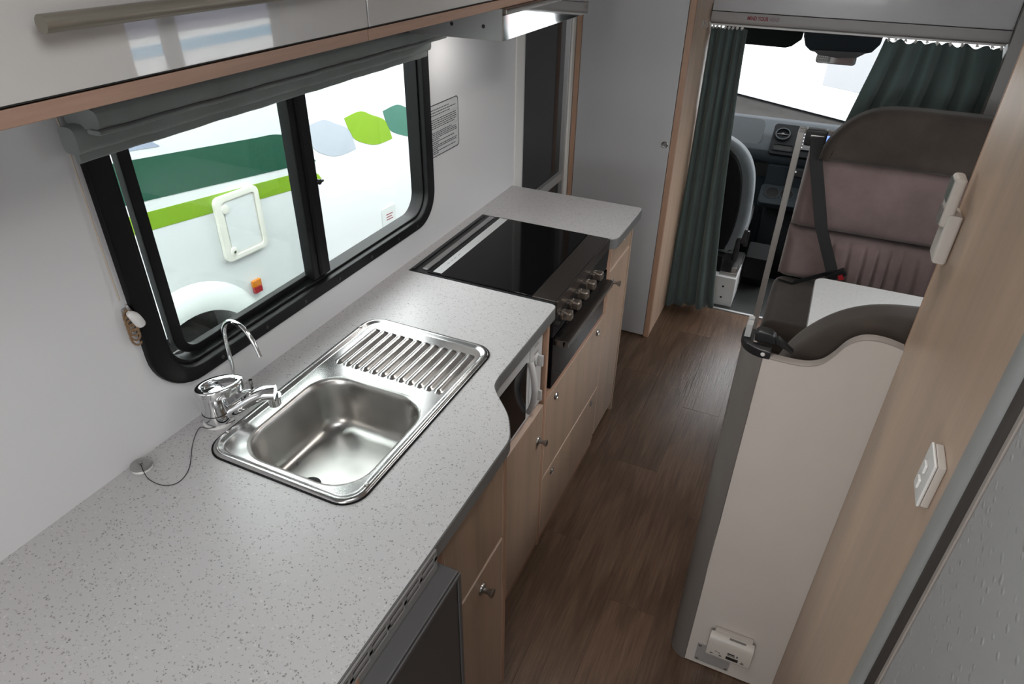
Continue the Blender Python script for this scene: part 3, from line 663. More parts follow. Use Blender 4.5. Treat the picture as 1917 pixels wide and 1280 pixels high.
for xx in (0.205, 0.285):
    obj('rivet_hole', lathe([(0.0042, 0), (0.0042, -0.0006)], (xx, 1.4579, 1.564), 'y', 14), 'black', hd)

obj('hood_lamp', lathe([(0.028, 0.0), (0.028, -0.004), (0.020, -0.006)], (0.135, 1.74, 1.5364), 'z', 20), 'lamp', hd, label='small round light under the hood')
hl = bpy.data.lights.new('hood_light', 'AREA'); hl.shape = 'DISK'; hl.size = 0.045; hl.energy = 0.45; hl.color = (1.0, 0.96, 0.90)
ho_ = bpy.data.objects.new('hood_light', hl); COL.objects.link(ho_); ho_.location = (0.135, 1.74, 1.529)
# roman blind, pulled up into folds
rb = thing('roman_blind', (0.045, 1.12, 1.45), 'grey-green roman blind gathered in folds above the window', 'blind')
def fold(x0, x1, z0, z1, y0, y1, droop):
    def f(u, v):
        y = y0 + (y1 - y0) * u; w = 0.0018 * math.sin(u * 31 + z0 * 90) + 0.0012 * math.sin(u * 77)
        t = v * 2 * PI; xm, zm = (x0 + x1) / 2, (z0 + z1) / 2
        cx_ = math.copysign(abs(math.cos(t)) ** 0.55, math.cos(t)); cz_ = math.copysign(abs(math.sin(t)) ** 0.55, math.sin(t))
        return Vector((xm + (x1 - x0) / 2 * cx_ + w, y, zm + (z1 - z0) / 2 * cz_ + w * 0.6 - droop * math.sin(PI * u)))
    b = surf(f, 60, 20); bmesh.ops.remove_doubles(b, verts=b.verts[:], dist=1e-5)
    for uend in (0, 1):
        vs = [v for v in b.verts if abs(v.co.y - (y0 if uend == 0 else y1)) < 1e-6]
        if len(vs) > 2:
            es_ = [e for e in b.edges if e.is_boundary and e.verts[0] in vs and e.verts[1] in vs]
            bmesh.ops.holes_fill(b, edges=es_, sides=0)
    bmesh.ops.recalc_face_normals(b, faces=b.faces[:]); return b
obj('headrail', box(0.003, 0.030, 0.615, 1.64, 1.560, 1.600), 'white', rb)
obj('fabric_fold', fold(0.012, 0.060, 1.535, 1.572, 0.612, 1.640, 0.0), 'blind', rb)
obj('fabric_fold', fold(0.012, 0.086, 1.506, 1.537, 0.640, 1.636, 0.0), 'blind', rb)
obj('fold_hem', fold(0.060, 0.0875, 1.5005, 1.5075, 0.636, 1.636, 0.0), 'blind', rb)
obj('fabric_fold', fold(0.014, 0.050, 1.470, 1.510, 0.622, 1.622, 0.0), 'blind', rb)
obj('bottom_flap', fold(0.0335, 0.0445, 1.458, 1.476, 0.624, 1.612, 0.0), 'blind', rb)
# cord and cleat
bc = thing('blind_cord', (0.006, 0.64, 1.16), 'thin blind cord wound on a white wall cleat left of the window', 'cord')
obj('cord', tube(spline([(0.006, 0.622, 1.57), (0.006, 0.634, 1.50), (0.005, 0.634, 1.35), (0.007, 0.633, 1.215)], 8), 0.0014, 8), 'cordlight', bc)
obj('cleat', join(box(0.0005, 0.010, 0.632, 0.646, 1.166, 1.196, 0.003), tube([(0.010, 0.639, 1.204), (0.013, 0.640, 1.192), (0.010, 0.640, 1.180), (0.013, 0.641, 1.168), (0.010, 0.642, 1.156)], [0.002, 0.004, 0.0045, 0.004, 0.002], 10)), 'nickel', bc)
obj('cord_acorn', join(tube(spline([(0.016, 0.634, 1.192), (0.018, 0.642, 1.180), (0.018, 0.650, 1.160)], 4), [0.004, 0.0055, 0.007, 0.008, 0.0088, 0.009, 0.009, 0.0085, 0.007], 12)), 'cleat', bc)
coil = [(0.012 + 0.004 * math.cos(t * 1.0), 0.636 + 0.007 * math.cos(t), 1.184 + 0.014 * math.sin(t) - 0.0008 * k) for k, t in enumerate([i * 2 * PI / 12 for i in range(60)])]
obj('cord_coil', tube(coil, 0.0019, 6), 'cord', bc)

# notice sticker on the wall
nt = thing('wall_notice', (0.0, 1.76, 1.165), 'silver printed notice with black rounded border beside the window', 'notice')
obj('sticker', prism(rrect(1.674, 1.846, 1.163, 1.312, 0.012), 'x', 0.0004, 0.0010), 'label', nt)
obj('border', ring(rrect(1.674, 1.846, 1.163, 1.312, 0.012), rrect(1.6768, 1.8432, 1.1655, 1.3095, 0.0105), 'x', 0.0010, 0.0013), 'ink', nt)
rows_ = [(0.10, .70), (0.15, .95), (0.20, .72), None, (0.285, .95), (0.325, .96), (0.365, .98), (0.405, .96), (0.445, .90), None, (0.53, .78), (0.565, .95), (0.60, .96), (0.635, .97), (0.67, .30), (0.715, .86), (0.75, .26), (0.79, .96), (0.825, .94), (0.86, .22), (0.90, .90), (0.935, .24)]
txt = []
for r_ in rows_:
    if not r_: continue
    z = 1.312 - 0.149 * r_[0]; y = 1.684; ye = 1.680 + 0.158 * r_[1]
    while y < ye:
        w = random.uniform(0.004, 0.014); txt.append(box(0.0010, 0.0012, y, min(y + w, ye), z - 0.0013, z + 0.0012)); y += w + 0.0022
obj('print_lines', join(*txt), 'ink', nt, smooth=False, label='small unreadable black print')
obj('print_frame', ring([(1.681, 1.238), (1.840, 1.238), (1.840, 1.277), (1.681, 1.277)], [(1.6815, 1.2385), (1.8395, 1.2385), (1.8395, 1.2765), (1.6815, 1.2765)], 'x', 0.0010, 0.0012), 'greyink', nt)

# ================================================================== WARDROBE, CAB BULKHEAD, CURTAINS
wr = thing('wardrobe', (0.24, 3.08, 0.0), 'tall silver-white wardrobe with beech edges and round push lock', 'wardrobe')
obj('carcass', box(0.003, 0.474, 2.892, 3.295, 0.0, CZ - 0.002), 'partition', wr, smooth=False)
obj('edge_strip', box(0.003, 0.026, 2.868, 2.891, 0.0, CZ - 0.002, 0.001, 1), 'beechz', wr)
obj('edge_strip', box(0.452, 0.476, 2.868, 2.891, 0.0, CZ - 0.002, 0.001, 1), 'beechz', wr)
wd = obj('wardrobe_door', box(0.028, 0.450, 2.866, 2.890, 0.008, CZ - 0.01, 0.0015), 'wardrobe', wr)
lk = obj('push_lock', lathe([(0.013, 0), (0.014, -0.003), (0.011, -0.006), (0.0085, -0.0045)], (0.430, 2.866, 0.955), 'y', 22), 'nickel', wd)
obj('lock_button', lathe([(0.0078, 0.0), (0.0078, -0.004), (0.006, -0.005)], (0.430, 2.8655, 0.955), 'y', 18), 'edge', wd)
hk = thing('coat_hook', (0.476, 3.12, 1.39), 'small chrome hook on the wardrobe side by the curtain rail', 'hook')
obj('hook_plate', box(0.474, 0.477, 3.075, 3.095, 1.385, 1.415, 0.0008, 1), 'nickel', hk)
obj('hook_arm', tube(spline([(0.477, 3.085, 1.408), (0.486, 3.085, 1.404), (0.490, 3.085, 1.392), (0.484, 3.085, 1.386)], 5), 0.0022, 8), 'chrome', hk)

ob_ = thing('cab_bulkhead', (1.0, 3.26, 1.385), 'grey bulkhead panel above the cab opening with red head warning', 'bulkhead')
obj('upper_panel', box(0.478, 1.572, 3.228, 3.262, 1.4365, CZ - 0.002, 0.002), 'wardrobe', ob_)
M['fascia'] = base('grey_fascia', (0.30, 0.29, 0.285), 0.42)
obj('lower_fascia', prism([(3.225, 1.434), (3.222, 1.405), (3.226, 1.394), (3.236, 1.387), (3.290, 1.387), (3.290, 1.434)], 'x', 0.478, 1.572), 'fascia', ob_)
def letters(s_, x, z, y, mat, size):
    b = xf(text_bm(s_, size, 0.0004, 0.0006), Matrix.Translation((x, y, z)) @ Matrix.Rotation(PI / 2, 4, 'X') @ Matrix.Scale(0.72, 4, (1, 0, 0)))
    w = max(v.co.x for v in b.verts); obj('lettering', b, mat, ob_, smooth=False); return w
w = letters('MIND YOUR ', 0.626, 1.4095, 3.2219, 'redprint', 0.021)
letters('HEAD', w + 0.004, 1.4095, 3.2219, 'fadedprint', 0.021)
pil = obj('wall_front', join(box(1.574, RX, 3.20, 3.30, 0, CZ), box(0.478, 1.574, 3.262, 3.30, 1.4365, CZ)), 'fascia', kind='structure', smooth=False)

rl = thing('curtain_rail', (1.0, 3.24, 1.375), 'thin white curtain rail across the cab opening', 'curtain rail')
obj('rail', box(0.480, 1.570, 3.246, 3.256, 1.378, 1.386), 'white', rl)
gl0 = None
for i, xx in enumerate([0.49, 0.505, 0.522, 0.54, 0.556, 0.572, 0.59, 0.61, 1.175, 1.20, 1.235, 1.27, 1.31, 1.345, 1.39, 1.43, 1.48, 1.53, 1.56]):
    if gl0 is None: gl0 = obj('glider', join(box(xx - 0.004, xx + 0.004, 3.244, 3.258, 1.370, 1.3778, 0.001, 1), tube([(xx - 0.006, 3.243, 1.374), (xx, 3.240, 1.366), (xx + 0.006, 3.243, 1.374)], 0.0016, 6)), 'white', rl)
    else: copy_at(gl0, (xx, WL['glider'].y, WL['glider'].z + random.uniform(-0.001, 0.001)), rl)
def curtain(name, xl, xr, ztop, zbot, folds, amp, label, seed, ybase, holes=()):
    rnd = random.Random(seed); ph = [rnd.uniform(0, 2 * PI) for _ in range(4)]
    def f(u, v):
        vz = v; z = ztop(u) + (zbot(u) - ztop(u)) * vz
        uu = u + 0.012 * math.sin(2 * PI * u * 2 + ph[0] + vz * 2)
        x = xl(vz) + (xr(vz) - xl(vz)) * uu
        a = amp * (0.55 + 0.6 * vz ** 0.6)
        y = ybase + a * math.sin(2 * PI * folds * uu + ph[1] + 0.9 * vz) + 0.22 * a * math.sin(2 * PI * folds * 1.7 * uu + ph[2] + 1.5 * vz) + 0.004 * math.sin(9 * vz + ph[3]) + 0.5 * a * math.sin(2 * PI * 1.6 * uu + ph[0] + 2.2 * vz)
        x += 0.35 * a * math.cos(2 * PI * folds * uu + ph[1] + 0.9 * vz) * (0.4 + 0.6 * vz)
        return Vector((x, y, z))
    t = thing(name, tuple(f(0.5, 1.0)), label, 'curtain', 'green curtains across the cab opening')
    o = obj('curtain_cloth', surf(f, 150, 46), 'curtain', t, smooth=89)
    md_ = o.modifiers.new('cloth_thickness', 'SOLIDIFY'); md_.thickness = 0.0025
    return t, f
cl, f1 = curtain('curtain', lambda v: 0.481 + 0.002 * v, lambda v: 0.632 + 0.020 * v + 0.062 * v * v, lambda u: 1.370, lambda u: 0.006 + 0.028 * u, 4.2, 0.026, 'grey-green curtain gathered at the left of the cab opening', 3, 3.264)
def scallop(u): return 1.374 - 0.012 * abs(math.sin(PI * 7 * u)) ** 3
cr_, f2 = curtain('curtain', lambda v: 1.165 - 0.060 * v ** 1.2 - 0.02 * v, lambda v: 1.562 + 0.040 * math.sin(PI * v), scallop, lambda u: 0.90, 5.2, 0.028, 'grey-green curtain hanging behind the dinette seat headrest', 11, 3.266)

# ================================================================== DRIVER CAB
cf = obj('floor_cab', join(box(-0.1, RX + 0.1, 3.33, 4.45, -0.07, -0.02)), 'mat', kind='structure', label='black rubber cab floor mat')
obj('trim_3', box(0.40, 1.0, 3.312, 3.328, -0.045, 0.004, 0.002), 'alu', kind='structure')
ds = thing('dashboard', (0.9, 4.2, 0.0), 'dark grey van dashboard with round vent and cup holders', 'dashboard')
prof = [(4.72, -0.02), (4.14, -0.02), (4.10, 0.33), (4.06, 0.56), (4.01, 0.595), (3.995, 0.635), (4.005, 0.672), (4.06, 0.700), (4.35, 0.752), (4.42, 0.755), (4.72, 0.66)]
obj('dash_body', prism([(a, b) for a, b in prof], 'x', -0.05, RX + 0.05, 0.0), 'dash', ds, smooth=50)
# angled centre module
A = Vector((0.955, 3.985, 0.655)); vdir = Vector((0, 0.20, 0.150)).normalized(); ndir = Vector((0, -vdir.z, vdir.y)); FR = Matrix(((1, 0, 0, 0), (0, vdir.y, ndir.y, 0), (0, vdir.z, ndir.z, 0), (0, 0, 0, 1)))
FR.translation = Vector((0.0, 4.00, 0.655))
def on(bm_): return xf(bm_, FR)     # module plane: x across, y up the slope, z out of it
mod = obj('centre_module', on(prism(rrect(0.772, 1.20, -0.005, 0.205, 0.022), 'z', -0.05, 0.014, 0.004)), 'dashb', ds)
obj('airbag_cover', on(prism(rrect(0.30, 0.720, 0.045, 0.23, 0.04), 'z', -0.02, 0.004, 0.003)), 'dashl', ds)
vn = obj('air_vent', on(lathe([(0.040, 0.012), (0.045, 0.016), (0.043, 0.022), (0.036, 0.020), (0.033, 0.008)], (0.826, 0.130, 0), 'z', 32)), 'dashb', ds)
obj('vent_ring', on(ring([(0.826 + 0.040 * math.cos(t), 0.130 + 0.040 * math.sin(t)) for t in [k * PI / 16 for k in range(32)]], [(0.826 + 0.034 * math.cos(t), 0.130 + 0.034 * math.sin(t)) for t in [k * PI / 16 for k in range(32)]], 'z', 0.020, 0.024)), 'dashl', vn)
obj('vent_flap', on(join(box(0.796, 0.856, 0.128, 0.132, 0.012, 0.018), lathe([(0.008, 0.010), (0.008, 0.020), (0.005, 0.022)], (0.826, 0.130, 0), 'z', 14))), 'black', vn)
obj('tray', on(ring(rrect(0.788, 0.900, 0.018, 0.066, 0.012), rrect(0.794, 0.894, 0.024, 0.060, 0.008), 'z', 0.012, 0.018)), 'dashb', ds)
obj('tray_floor', on(box(0.792, 0.896, 0.022, 0.062, 0.0135, 0.0148)), 'rubber', ds)
rd = obj('radio', on(box(0.930, 1.12, 0.040, 0.165, 0.010, 0.020, 0.003)), 'black', ds)
obj('radio_screen', on(box(0.948, 1.09, 0.075, 0.155, 0.0200, 0.0206)), 'screen', rd)
b0 = None
for k in range(5): obj('radio_button', on(lathe([(0.003, 0.0199), (0.003, 0.0215)], (0.939, 0.055 + k * 0.022, 0), 'z', 8)), 'white', rd)
obj('shelf_pocket', box(0.70, 0.790, 3.992, 4.03, 0.53, 0.60), 'rubber', ds)
obj('centre_stack', prism([(4.02, 0.30), (3.985, 0.42), (3.975, 0.60), (4.08, 0.60), (4.08, 0.30)], 'x', 0.792, 1.18, 0.004), 'dash', ds)
obj('usb_socket', join(box(0.905, 1.00, 3.966, 3.976, 0.560, 0.602, 0.004), ), 'black', ds)
obj('usb_plug', box(0.922, 0.946, 3.962, 3.967, 0.582, 0.592, 0.001, 1), 'white', ds)
CF = Matrix(((1, 0, 0, 0), (0, 0.80, -0.60, 0), (0, 0.60, 0.80, 0), (0, 0, 0, 1))); CF.translation = Vector((0.0, 3.875, 0.425))
hold = obj('cup_tray', xf(prism(rrect(0.782, 1.16, -0.012, 0.118, 0.022), 'z', -0.04, 0.006, 0.006), CF), 'dash', ds, label='cup holder tray')
for xx in (0.848, 0.924, 1.02):
    ca = [k * PI / 16 for k in range(32)]
    obj('cup_ring', xf(ring([(xx + 0.038 * math.cos(t), 0.062 + 0.038 * math.sin(t)) for t in ca], [(xx + 0.035 * math.cos(t), 0.062 + 0.035 * math.sin(t)) for t in ca], 'z', 0.006, 0.009), CF), 'dashl', hold)
    obj('cup_well', xf(lathe([(0.035, 0.0), (0.035, 0.0015)], (xx, 0.062, 0.006), 'z', 24), CF), 'rubber', hold)
obj('lower_console', prism([(3.86, -0.02), (3.83, 0.10), (3.85, 0.20), (3.95, 0.40), (4.12, 0.40), (4.12, -0.02)], 'x', 0.815, 1.12, 0.02), 'dashb', ds)

# windscreen, pillars, roof lining
w4 = thing('window_4', (0.92, 4.6, 0.66), None, None, kind='structure')
obj('pane', prism([(4.72, 0.665), (4.725, 0.668), (4.085, 1.36), (4.08, 1.357)], 'x', 0.02, 1.84), 'clear', w4)
obj('roof_lining', prism([(3.30, 1.40), (3.30, 1.46), (4.14, 1.40), (4.10, 1.345), (4.02, 1.335)], 'x', -0.05, RX + 0.05), 'ceil', w4)
for s_ in (0, 1):
    xa = -0.05 if s_ == 0 else 1.79
    obj('pillar', prism([(4.66, 0.70), (4.76, 0.66), (4.12, 1.40), (4.02, 1.36)], 'x', xa, xa + 0.11), 'dash', w4)
    obj('cab_door', box(-0.10 if s_ == 0 else RX + 0.02, -0.05 if s_ == 0 else RX + 0.07, 3.33, 4.66, -0.02, 0.66), 'dash', w4)
obj('wiper', tube([(0.52, 4.735, 0.672), (0.80, 4.74, 0.668)], 0.006, 8), 'black', w4)
vz = thing('sun_visor', (0.63, 4.02, 1.20), 'dark grey fold-down sun visor at the top of the windscreen', 'sun visor')
obj('visor_board', prism([(0.42, 1.300), (0.42, 1.215), (0.44, 1.203), (0.745, 1.200), (0.775, 1.210), (0.815, 1.245), (0.820, 1.300)], 'y', 4.012, 4.030, 0.004), 'dashb', vz)
obj('visor_hinge', tube([(0.43, 4.021, 1.300), (0.81, 4.021, 1.300)], 0.006, 8), 'dash', vz)
oc = thing('overhead_console', (1.0, 4.0, 1.18), 'dark grey rounded overhead console at the top centre of the windscreen', 'console')
obj('console_shell', prism([(0.815, 1.335), (0.825, 1.27), (0.842, 1.228), (0.870, 1.207), (0.93, 1.197), (1.10, 1.208), (1.150, 1.222), (1.178, 1.26), (1.185, 1.335)], 'y', 3.93, 4.045, 0.012, 3), 'dash', oc)
obj('console_base', prism([(0.880, 1.215), (0.91, 1.195), (1.0, 1.186), (1.09, 1.195), (1.13, 1.222)], 'y', 3.922, 3.935, 0.002), 'black', oc)
rm = thing('rear_view_mirror', (1.0, 4.05, 1.13), 'small black rear-view mirror below the overhead console', 'mirror')
obj('mirror_shell', prism(rrect(0.902, 1.094, 1.136, 1.184, 0.016), 'y', 4.050, 4.075, 0.004), 'black', rm)
obj('mirror_face', prism(rrect(0.906, 1.090, 1.140, 1.180, 0.013), 'y', 4.0485, 4.0500), 'chrome', rm)
obj('warning_label', box(0.909, 0.972, 4.0479, 4.0484, 1.144, 1.177), 'edge', rm)
obj('label_print', join(*[box(0.912 + 0.010 * j + 0.003 * (k % 2), 0.919 + 0.010 * j, 4.0475, 4.0479, 1.1475 + k * 0.0055, 1.1492 + k * 0.0055) for k in range(5) for j in range(5)]), 'white', rm, smooth=False)
obj('mirror_stem', tube([(1.0, 4.062, 1.18), (1.0, 4.07, 1.20)], 0.008, 8), 'black', rm)

# passenger seat
ps = thing('passenger_seat', (0.55, 3.65, -0.02), 'grey and black passenger seat in the cab behind the curtain', 'car seat')
outl = [(0.30, 0.30), (0.29, 0.60), (0.33, 0.76), (0.42, 0.84), (0.55, 0.855), (0.645, 0.825), (0.715, 0.770), (0.758, 0.690), (0.776, 0.600), (0.783, 0.500), (0.780, 0.42), (0.770, 0.34), (0.745, 0.255), (0.70, 0.235), (0.34, 0.235)]
ol = [(p.x, p.y) for p in spline([(a, b, 0) for a, b in outl + [outl[0]]], 4)[:-1]]
obj('seat_bolster', prism(ol, 'y', 3.50, 3.60, 0.028, 4), 'cabseat', ps)
il = [(0.52 + (a - 0.52) * 0.79, 0.53 + (b - 0.53) * 0.90) for a, b in ol]
obj('back_shell', prism(il, 'y', 3.478, 3.53, 0.012, 3), 'cabblk', ps)
obj('seat_cushion', box(0.30, 0.77, 3.60, 4.02, 0.24, 0.38, 0.04, 4), 'cabseat', ps)
obj('seat_base', box(0.42, 0.70, 3.45, 3.80, 0.15, 0.24, 0.004), 'cabblk', ps)
obj('recliner_lever', join(box(0.755, 0.790, 3.52, 3.56, 0.30, 0.385, 0.008), box(0.742, 0.765, 3.50, 3.58, 0.20, 0.34, 0.006)), 'black', ps)
obj('buckle_stalk', box(0.775, 0.800, 3.56, 3.585, 0.27, 0.36, 0.004), 'black', ps)
pb = obj('pedestal', box(0.44, 0.795, 3.40, 3.74, -0.02, 0.15, 0.004), 'paint', ps, label='white painted steel pedestal')
for zz in (0.03, 0.095): obj('bolt_hole', lathe([(0.006, 0), (0.006, -0.001)], (0.735, 3.3999, zz), 'y', 12), 'black', pb)
obj('seat_rail', join(box(0.70, 0.79, 3.42, 3.72, 0.1502, 0.17, 0.002), box(0.755, 0.785, 3.43, 3.50, 0.17, 0.20, 0.003)), 'nickel', ps)
hs = obj('handbrake_console', prism([(3.72, -0.02), (3.60, 0.08), (3.60, 0.20), (3.70, 0.25), (3.82, 0.20), (3.82, -0.02)], 'x', 0.800, 0.94, 0.012), 'cabblk', label='black padded handbrake cover between the cab seats', cat='handbrake')

# ================================================================== DINETTE
bs = thing('dinette_bench', (1.4, 2.75, 0.0), 'pink and brown upholstered dinette bench facing the table, by the cab', 'bench')
BR = 1.86
obj('base_box', box(0.985, BR, 2.50, 2.93, 0.0, 0.33, 0.003), 'cream', bs)
obj('seat_cushion', box(0.982, BR, 2.40, 2.885, 0.335, 0.475, 0.045, 5), 'brown', bs)
def lean(bm_, z0=0.47, y0=2.80, k=0.16):
    for v in bm_.verts: v.co.y += (v.co.z - z0) * k
    return bm_
def puff(x0, x1, z0, z1, y0, y1, bul, pleat=0.0, outline=None):
    nu, nv = 260, 16
    def f(u, v):
        x = x0 + (x1 - x0) * u; z = z0 + (z1 - z0) * v
        eu = min(1, min(u, 1 - u) * (x1 - x0) / 0.045); ev = min(1, min(v, 1 - v) * (z1 - z0) / 0.045)
        e_ = math.sqrt(max(0, 1 - (1 - eu) ** 2)) * math.sqrt(max(0, 1 - (1 - ev) ** 2))
        y = y1 - (y1 - y0) * e_ - bul * math.sin(PI * v) * e_
        if pleat: y += pleat * (abs(math.sin(x * 62 + 0.8 * v + 0.6 * math.sin(x * 23))) ** 10) * e_ * (x > 1.15) * (0.25 + 0.75 * (1 - v))
        return Vector((x, y, z))
    b = surf(f, nu, nv)
    # back and sides
    back = surf(lambda u, v: Vector((x0 + (x1 - x0) * u, y1 + 0.0, z0 + (z1 - z0) * v)), 1, 1)
    o_ = join(b, back); bmesh.ops.recalc_face_normals(o_, faces=o_.faces[:]); return o_
obj('lumbar_cushion', lean(puff(0.990, BR, 0.478, 0.692, 2.805, 2.875, 0.010, 0.020)), 'pink', bs, smooth=70, label='dusty pink pleated lumbar cushion')
obj('back_cushion', lean(puff(0.992, BR, 0.690, 1.012, 2.800, 2.875, 0.016)), 'pink', bs, smooth=70, label='dusty pink back cushion')
ho = [(1.035, 0.985), (1.042, 1.030), (1.068, 1.085), (1.110, 1.135), (1.160, 1.170), (1.225, 1.190), (1.32, 1.197), (BR, 1.197), (BR, 0.985)]
hol = [(p.x, p.y) for p in spline([(a, b, 0) for a, b in ho[:7]], 5)] + ho[7:]
obj('headrest', lean(prism(hol, 'y', 2.770, 2.885, 0.035, 4), k=0.10), 'brown', bs, label='brown suede headrest roll')
M['framegrey'] = base('seat_frame_metal', (0.40, 0.38, 0.355), 0.35, 0.35)
sf = obj('seat_frame', join(box(0.936, 0.960, 2.895, 2.955, 0.0, 1.065, 0.002), box(0.936, BR, 2.975, 2.99, 1.045, 1.066, 0.002)), 'framegrey', bs)
sb = thing('seat_belt', (1.08, 2.80, 0.47), 'black seat belt hanging diagonally across the pink bench back', 'seat belt')
obj('belt_reel', box(0.966, 1.045, 2.905, 2.955, 1.014, 1.078, 0.006), 'black', sb)
obj('reel_cap', box(0.985, 1.035, 2.900, 2.906, 1.045, 1.060, 0.002), 'nickel', sb)
def strap(p, q, w_, th, side):
    P, Q = Vector(p), Vector(q); sd_ = Vector(side).normalized() * (w_ / 2); d = (Q - P); nn = d.cross(sd_).normalized() * (th / 2)
    bm_ = bmesh.new(); vs = [bm_.verts.new(b + s1_ * sd_ + s2_ * nn) for b in (P, Q) for s1_, s2_ in ((-1, -1), (1, -1), (1, 1), (-1, 1))]
    for f_ in ((0, 1, 2, 3), (7, 6, 5, 4), (0, 4, 5, 1), (1, 5, 6, 2), (2, 6, 7, 3), (3, 7, 4, 0)): bm_.faces.new([vs[i] for i in f_])
    bmesh.ops.recalc_face_normals(bm_, faces=bm_.faces[:]); return bm_
obj('webbing', join(strap((1.010, 2.892, 1.055), (1.024, 2.856, 0.985), 0.047, 0.002, (1, 0, 0.1)), strap((1.024, 2.856, 0.985), (1.110, 2.795, 0.735), 0.047, 0.002, (1, 0, 0.25)), strap((1.110, 2.795, 0.735), (1.192, 2.766, 0.572), 0.045, 0.002, (1, 0, 0.25))), 'belt', sb)
obj('webbing', join(strap((1.192, 2.764, 0.570), (1.06, 2.775, 0.486), 0.03, 0.002, (0.15, -0.5, 1)), strap((1.06, 2.775, 0.484), (1.00, 2.80, 0.480), 0.03, 0.002, (0.15, -0.8, 0.4))), 'belt', sb)
bk = obj('buckle', xf(box(-0.016, 0.016, -0.010, 0.010, -0.035, 0.035, 0.004), Matrix.Translation((1.212, 2.756, 0.566)) @ Matrix.Rotation(math.radians(50), 4, 'Y')), 'black', sb)
obj('release_button', xf(box(-0.011, 0.011, -0.0125, -0.009, -0.030, -0.010, 0.002), Matrix.Translation((1.245, 2.752, 0.574)) @ Matrix.Rotation(math.radians(60), 4, 'Y')), 'red', sb)

tb = thing('dinette_table', (1.48, 2.15, 0.0), 'light speckled dinette table between the two benches', 'table')
obj('tabletop', prism(rrect(1.122, 1.86, 1.90, 2.362, 0.035), 'z', 0.690, 0.72, 0.003), 'counter2', tb)
obj('table_leg', lathe([(0.12, 0), (0.12, 0.012), (0.03, 0.02), (0.03, 0.69)], (1.50, 2.15, 0.0), 'z', 24), 'alu', tb)

nbn = thing('dinette_bench', (1.4, 1.5, 0.0), 'brown rounded bench back just behind the cream end panel', 'bench')
obj('base_box', box(0.995, BR, 1.262, 1.72, 0.0, 0.33, 0.003), 'cream', nbn)
obj('seat_cushion', box(0.99, BR, 1.42, 1.78, 0.335, 0.475, 0.045, 5), 'brown', nbn)
no = [(1.040, 0.50), (1.042, 0.90), (1.052, 0.975), (1.078, 1.035), (1.118, 1.085), (1.165, 1.120), (1.22, 1.140), (1.30, 1.150), (1.40, 1.153)]
nol = [(p.x, p.y) for p in spline([(a, b, 0) for a, b in no], 4)] + [(BR, 1.153), (BR, 0.50)]
obj('backrest_cushion', prism(nol, 'y', 1.272, 1.400, 0.045, 5), 'brown', nbn)

# end panel of the near bench
ep = thing('end_panel', (1.12, 1.24, 0.0), 'tall cream end panel with wavy top edge and grey corner post', 'panel')
top = [(1.253, 1.116), (1.225, 1.122), (1.198, 1.122), (1.178, 1.115), (1.160, 1.098), (1.145, 1.070), (1.130, 1.049), (1.112, 1.038), (1.090, 1.033), (1.060, 1.032), (1.022, 1.033)]
tpl = [(p.x, p.y) for p in spline([(a, b, 0) for a, b in top], 5)]
obj('panel_face', prism([(1.022, 0.004), (1.2525, 0.004)] + tpl, 'y', 1.237, 1.256), 'cream', ep)
# grey trim riding on the wavy top
bmt = bmesh.new(); rows = []
for (x_, z_) in tpl: rows.append([bmt.verts.new((x_, y_, z_ + dz)) for y_, dz in ((1.2362, -0.0012), (1.2362, 0.0012), (1.2380, 0.0022), (1.2555, 0.0022), (1.2572, 0.0012), (1.2572, -0.0012))])
for A_, B_ in zip(rows, rows[1:]):
    for k in range(6): bmt.faces.new((A_[k], A_[(k + 1) % 6], B_[(k + 1) % 6], B_[k]))
bmt.faces.new(rows[0]); bmt.faces.new(rows[-1][::-1]); bmesh.ops.recalc_face_normals(bmt, faces=bmt.faces[:])
obj('top_trim', bmt, 'greytrim', ep, smooth=50, label='grey flexible edge trim')
pc = [(1.021, 1.2365), (1.021, 1.256), (0.992, 1.262), (0.992, 1.300), (0.974, 1.300)] + [(1.021 - 0.0 - 0.047 * math.cos(t) + 0.0, 1.283 - 0.047 * math.sin(t)) for t in [k * PI / 2 / 8 for k in range(0, 9)]]
obj('corner_post', prism(pc, 'z', 0.002, 1.030), 'greypost', ep, smooth=50, label='dark grey rounded corner profile')
pc2 = [(1.034, 1.2345), (1.034, 1.259), (0.996, 1.263), (0.996, 1.315), (0.971, 1.315)] + [(1.023 - 0.052 * math.cos(t), 1.286 - 0.0515 * math.sin(t)) for t in [k * PI / 2 / 8 for k in range(0, 9)]]
lt = obj('post_cap', prism(pc2, 'z', 1.030, 1.049, 0.003), 'black', ep, smooth=40)
obj('cap_screw', lathe([(0.0045, 0), (0.0035, -0.0015), (0.002, -0.0015)], (1.020, 1.2344, 1.040), 'y', 14), 'white', lt)
obj('cap_screw', lathe([(0.004, 0), (0.003, 0.0015)], (0.983, 1.295, 1.049), 'z', 12), 'nickel', lt)
obj('side_board', box(0.976, 0.992, 1.3155, 1.76, 0.0, 0.50), 'cream', nbn, smooth=False)
# head restraint anchor / lift catch behind the cap
lc = thing('table_catch', (1.005, 1.30, 1.05), 'black plastic catch with clear tab on the end panel corner', 'catch')
obj('catch_body', prism([(0.998, 1.0495), (0.996, 1.068), (1.002, 1.075), (1.026, 1.074), (1.036, 1.066), (1.040, 1.0495)], 'y', 1.262, 1.288, 0.004), 'black', lc)
obj('catch_lever', prism([(1.036, 1.062), (1.041, 1.064), (1.075, 1.040), (1.072, 1.036), (1.040, 1.050)], 'y', 1.268, 1.282, 0.001), 'black', lc)
obj('clear_tab', join(box(0.976, 0.988, 1.272, 1.300, 1.0495, 1.080, 0.001, 1), box(0.976, 0.988, 1.292, 1.303, 1.080, 1.084, 0.001, 1)), 'clearp', lc)

